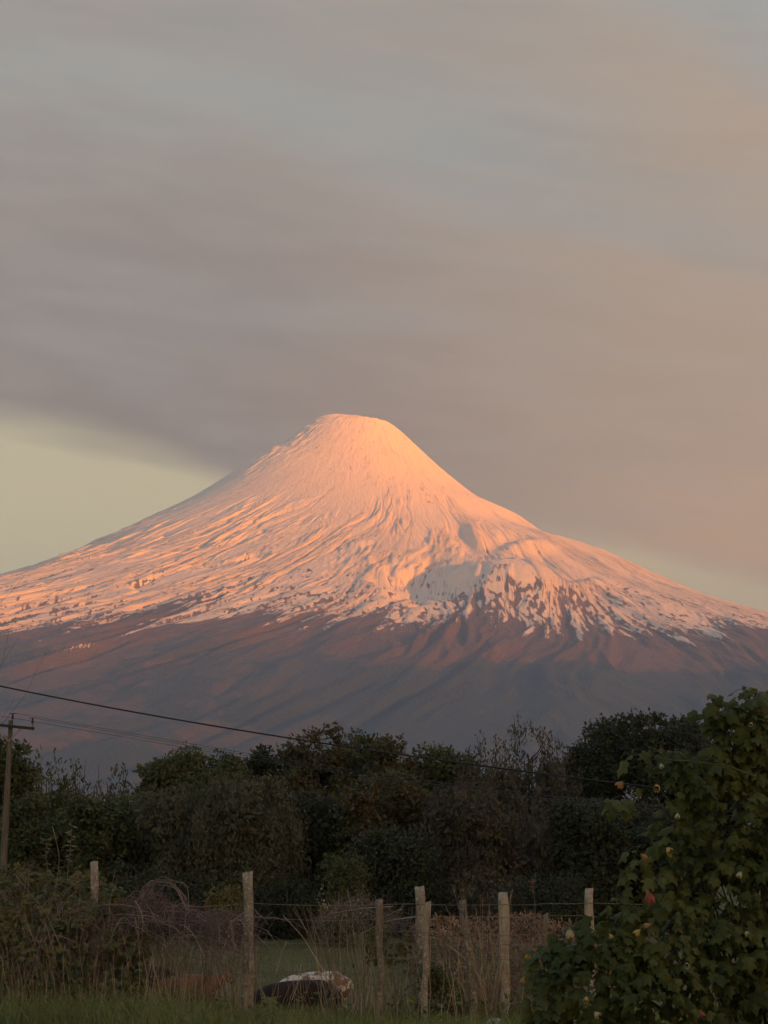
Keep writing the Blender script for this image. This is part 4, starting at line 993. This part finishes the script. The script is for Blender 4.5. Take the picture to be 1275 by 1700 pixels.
def flowering_bush():
    rs = RS(51); Y0 = 12.2
    bx = x_at(1230, Y0); r = thing('flowering_bush', 'big leafy bush with yellow and red lantern flowers filling the lower right corner', 'bush', (bx, Y0, 0))
    LMAT = bush_leaf_mat('bush_leaves', (.040, .060, .014), (.088, .108, .028))
    blobs = [(1232, 1215, 50, 0), (1188, 1186, 34, 0), (1240, 1160, 26, 0), (1268, 1180, 34, .1), (1290, 1240, 80, .1), (1290, 1330, 100, .1), (1195, 1262, 46, 0), (1150, 1300, 46, -.1), (1095, 1262, 26, -.1), (1060, 1268, 26, -.1), (1120, 1270, 30, -.1),
             (1016, 1338, 15, -.2), (1050, 1330, 24, -.2), (1096, 1336, 40, -.1), (1210, 1370, 90, 0), (1120, 1410, 56, -.1), (1060, 1420, 26, -.2), (1040, 1450, 18, -.2), (1090, 1480, 50, -.2), (1190, 1480, 100, 0), (1290, 1470, 110, .1),
             (1030, 1530, 44, -.2), (1110, 1560, 84, -.2), (975, 1570, 50, -.2), (918, 1596, 44, -.2), (915, 1655, 56, -.3), (985, 1640, 84, -.3), (1010, 1590, 60, -.25), (1080, 1660, 90, -.3), (1200, 1600, 110, -.1), (1290, 1600, 120, 0), (1200, 1700, 110, -.2), (1300, 1720, 110, -.1),
             (900, 1730, 50, -.3), (980, 1740, 80, -.3), (1090, 1770, 100, -.3), (1200, 1810, 100, -.2), (1320, 1840, 110, -.1), (1000, 1830, 70, -.3), (1390, 1330, 110, .2), (1400, 1480, 120, .2), (1400, 1640, 120, .1), (1400, 1790, 110, 0), (1370, 1220, 70, .2)]
    P = []; U = []
    for px, py, rd, dy in blobs:
        c = np.array(tuple(at(px, py, Y0+dy))); R = rd/F*Y0
        n = int(6 + (84 if px > 1110 or py > 1500 else 22)*(rd/50.0)**1.8)
        u = rnd_dir(rs, n); u[:, 1] = np.where(rs.uniform(0, 1, n) < .55, -np.abs(u[:, 1]), u[:, 1])
        q = rs.uniform(.45, 1.02, n)**.6
        P.append(c+u*np.array([R, max(.16, R*.9), R])*q[:, None]); U.append(u)
    P = np.concatenate(P); U = np.concatenate(U); keep = (P[:, 2] > .08) & (pn(P[:, 0]*3.6, P[:, 2]*3.6, 98)+.6*pn(P[:, 0]*8, P[:, 2]*8+P[:, 1]*3, 99) > np.where(P[:, 0]/P[:, 1] > .125, rs.uniform(-1.0, -.12, len(P)), np.where(P[:, 2] < 1.35, rs.uniform(-.95, -.05, len(P)), rs.uniform(-.75, .10, len(P))))); P, U = P[keep], U[keep]; n = len(P)
    D = norm(U*np.array([.7, .5, .3])+rnd_dir(rs, n)*.45+np.array([0, -.15, -.75]))      # tips hang outwards and down
    Nn = norm(U*.7+rnd_dir(rs, n)*.45+np.array([0, -.55, .55])); Nn = norm(Nn-(Nn*D).sum(1, keepdims=True)*D); S = np.cross(D, Nn)
    sz = rs.uniform(.036, .100, n)*rs.choice([1, 1, .7, .55], n)
    # pictures's front: the 300 leaves nearest the road and in view, each its own object
    px = 637.5+F*P[:, 0]/P[:, 1]; py = 1417-(P[:, 2]-1.6)/P[:, 1]*F
    vis = (px > 870) & (px < 1285) & (py > 1140) & (py < 1710)
    score = np.where(vis, sz*4 - P[:, 1]*.55, -99) ; order = np.argsort(-score); own = order[:300]; rest = order[300:]
    base = [leaf_shape(s) for s in range(5)]; meshes = [mesh_np('leaf', v, f, LMAT) for v, f in base]
    org = np.array([bx, Y0, 0])
    for i in own:
        M = Matrix((Vector(S[i]), Vector(D[i]), Vector(Nn[i]))).transposed().to_4x4()
        o = bpy.data.objects.new('leaf', meshes[i % 5]); COL.objects.link(o); o.parent = r
        o.matrix_local = Matrix.Translation(Vector(P[i]-org)) @ M @ Matrix.Scale(float(sz[i]), 4)
    parts = []
    for i in rest:
        v, f = base[i % 5]; parts.append(((v[:, :1]*S[i]+v[:, 1:2]*D[i]+v[:, 2:]*Nn[i])*sz[i]+P[i]-org, f))
    v, f = join(parts); link('foliage', mesh_np('foliage', v, f, LMAT), r)['kind'] = 'stuff'
    # dense inner leaves so that the bush is not see-through
    # stems
    STEM = simple_mat('bush_stem', (.09, .085, .05), (.15, .135, .08), 5)
    root = np.array([bx+.15, Y0+.25, -.05]); sp = []; sr = []
    for px_, py_, rd, dy in blobs:
        c = np.array(tuple(at(px_, py_, Y0+dy+.05))); k = 10; t = np.linspace(0, 1, k)[:, None]
        mid_ = np.array([root[0]*.4+c[0]*.6+.1, Y0+.2, c[2]*.75+.25]); a = (1-t)**2*(root+np.append(rs.normal(0, .1, 2), 0))+2*t*(1-t)*mid_+t*t*c
        sp.append(a-org); sr.append(np.linspace(.011, .0025, k)*(.6+rd/160))
    v, f = tubes(np.array(sp), np.array(sr), 6); link('stem', mesh_np('stem', v, f, STEM), r)['kind'] = 'stuff'
    q = rs.permutation(n)[:1100]; a = P[q]; b = a - U[q]*.09 + np.array([0, .02, .05]); m_ = (a+b)/2+np.array([0, 0, .015])
    v, f = tubes(np.stack([a, m_, b], 1)-org, np.full((len(q), 3), .0016), 3); link('petiole', mesh_np('petiole', v, f, STEM), r)['kind'] = 'stuff'
    # one long bare shoot across the top
    pts = np.array([tuple(at(a_, b_, Y0-.55)) for a_, b_ in ((1255, 1290), (1210, 1272), (1150, 1264), (1100, 1261), (1078, 1250))]); t = np.linspace(0, 4, 14)
    pts = np.stack([np.interp(t, range(5), pts[:, i]) for i in range(3)], 1)
    v, f = tubes(pts[None]-org, np.linspace(.006, .0025, 14)[None], 6); link('shoot', mesh_np('shoot', v, f, simple_mat('young_shoot', (.07, .08, .035), (.11, .11, .055), 5)), r)
    # lantern flowers
    def flower_mesh(mat):
        vs = []; fs = []; k = 6
        for p in range(5):
            a0 = p*2*math.pi/5; o = len(vs)
            for i in range(k):
                t = i/(k-1); w = .62*math.sin(math.pi*(.12+.80*t))+.06; rad_ = .16+.40*math.sin(t*math.pi*.62)-.04*t+(p % 2)*.03
                for j, s in enumerate((-1, -.4, .4, 1)):
                    aa = a0+s*w; rr = rad_*(1-.05*abs(s)); vs.append((rr*math.cos(aa), rr*math.sin(aa), -t*1.05+.04*abs(s)))
            for i in range(k-1):
                for j in range(3): fs.append((o+i*4+j, o+i*4+j+1, o+(i+1)*4+j+1, o+(i+1)*4+j))
        return mesh_np('flower', np.array(vs), np.array(fs), mat)
    FM = {'yellow': simple_mat('yellow_petals', (.30, .215, .045), (.42, .32, .09), 12, .5), 'pale': simple_mat('pale_yellow_petals', (.26, .24, .13), (.38, .35, .20), 12, .5),
          'orange': simple_mat('orange_petals', (.24, .12, .055), (.32, .18, .08), 12, .5), 'red': simple_mat('red_petals', (.20, .040, .042), (.28, .07, .065), 12, .5)}
    FME = {k_: flower_mesh(m_) for k_, m_ in FM.items()}
    cv, cf = lathe([(.02, .22), (.14, .16), (.20, 0), (.235, -.22), (.25, -.34)], 10); CAL = mesh_np('calyx', cv, cf, simple_mat('calyx', (.10, .13, .05), (.16, .17, .08), 8))
    for px_, py_, col, s in [(1108, 1416, 'yellow', 15), (1065, 1424, 'orange', 12), (1075, 1490, 'red', 21), (870, 1628, 'orange', 12), (1143, 1607, 'pale', 12), (1062, 1550, 'yellow', 13), (1097, 1273, 'pale', 10), (1125, 1357, 'pale', 13),
                             (1033, 1306, 'orange', 15), (1093, 1313, 'yellow', 16), (945, 1550, 'pale', 16), (1012, 1555, 'yellow', 9), (1230, 1453, 'pale', 11), (877, 1590, 'yellow', 9), (974, 1661, 'yellow', 12), (988, 1687, 'pale', 13),
                             (1238, 1551, 'pale', 9), (1163, 1684, 'red', 11), (1080, 1541, 'orange', 13), (1248, 1205, 'yellow', 10)]:
        depth = Y0-.60-(.2 if py_ > 1500 else 0)-(.0 if px_ > 960 else -.1); p = at(px_, py_, depth); sc = s/F*depth*.88
        o = link('flower', FME[col], r, p-Vector(org)+Vector((0, 0, sc*.5))); o.rotation_euler = (rs.uniform(-1.1, .5), rs.uniform(-1.2, 1.2), rs.uniform(0, 6)); o.scale = (sc*rs.uniform(.7, 1.15), sc*rs.uniform(.7, 1.15), sc*rs.uniform(.8, 1.1))
        if col != 'yellow': o['label'] = {'pale': 'pale cream flower', 'orange': 'orange half-closed flower', 'red': 'red flower'}[col]
        link('calyx', CAL, o)
flowering_bush()
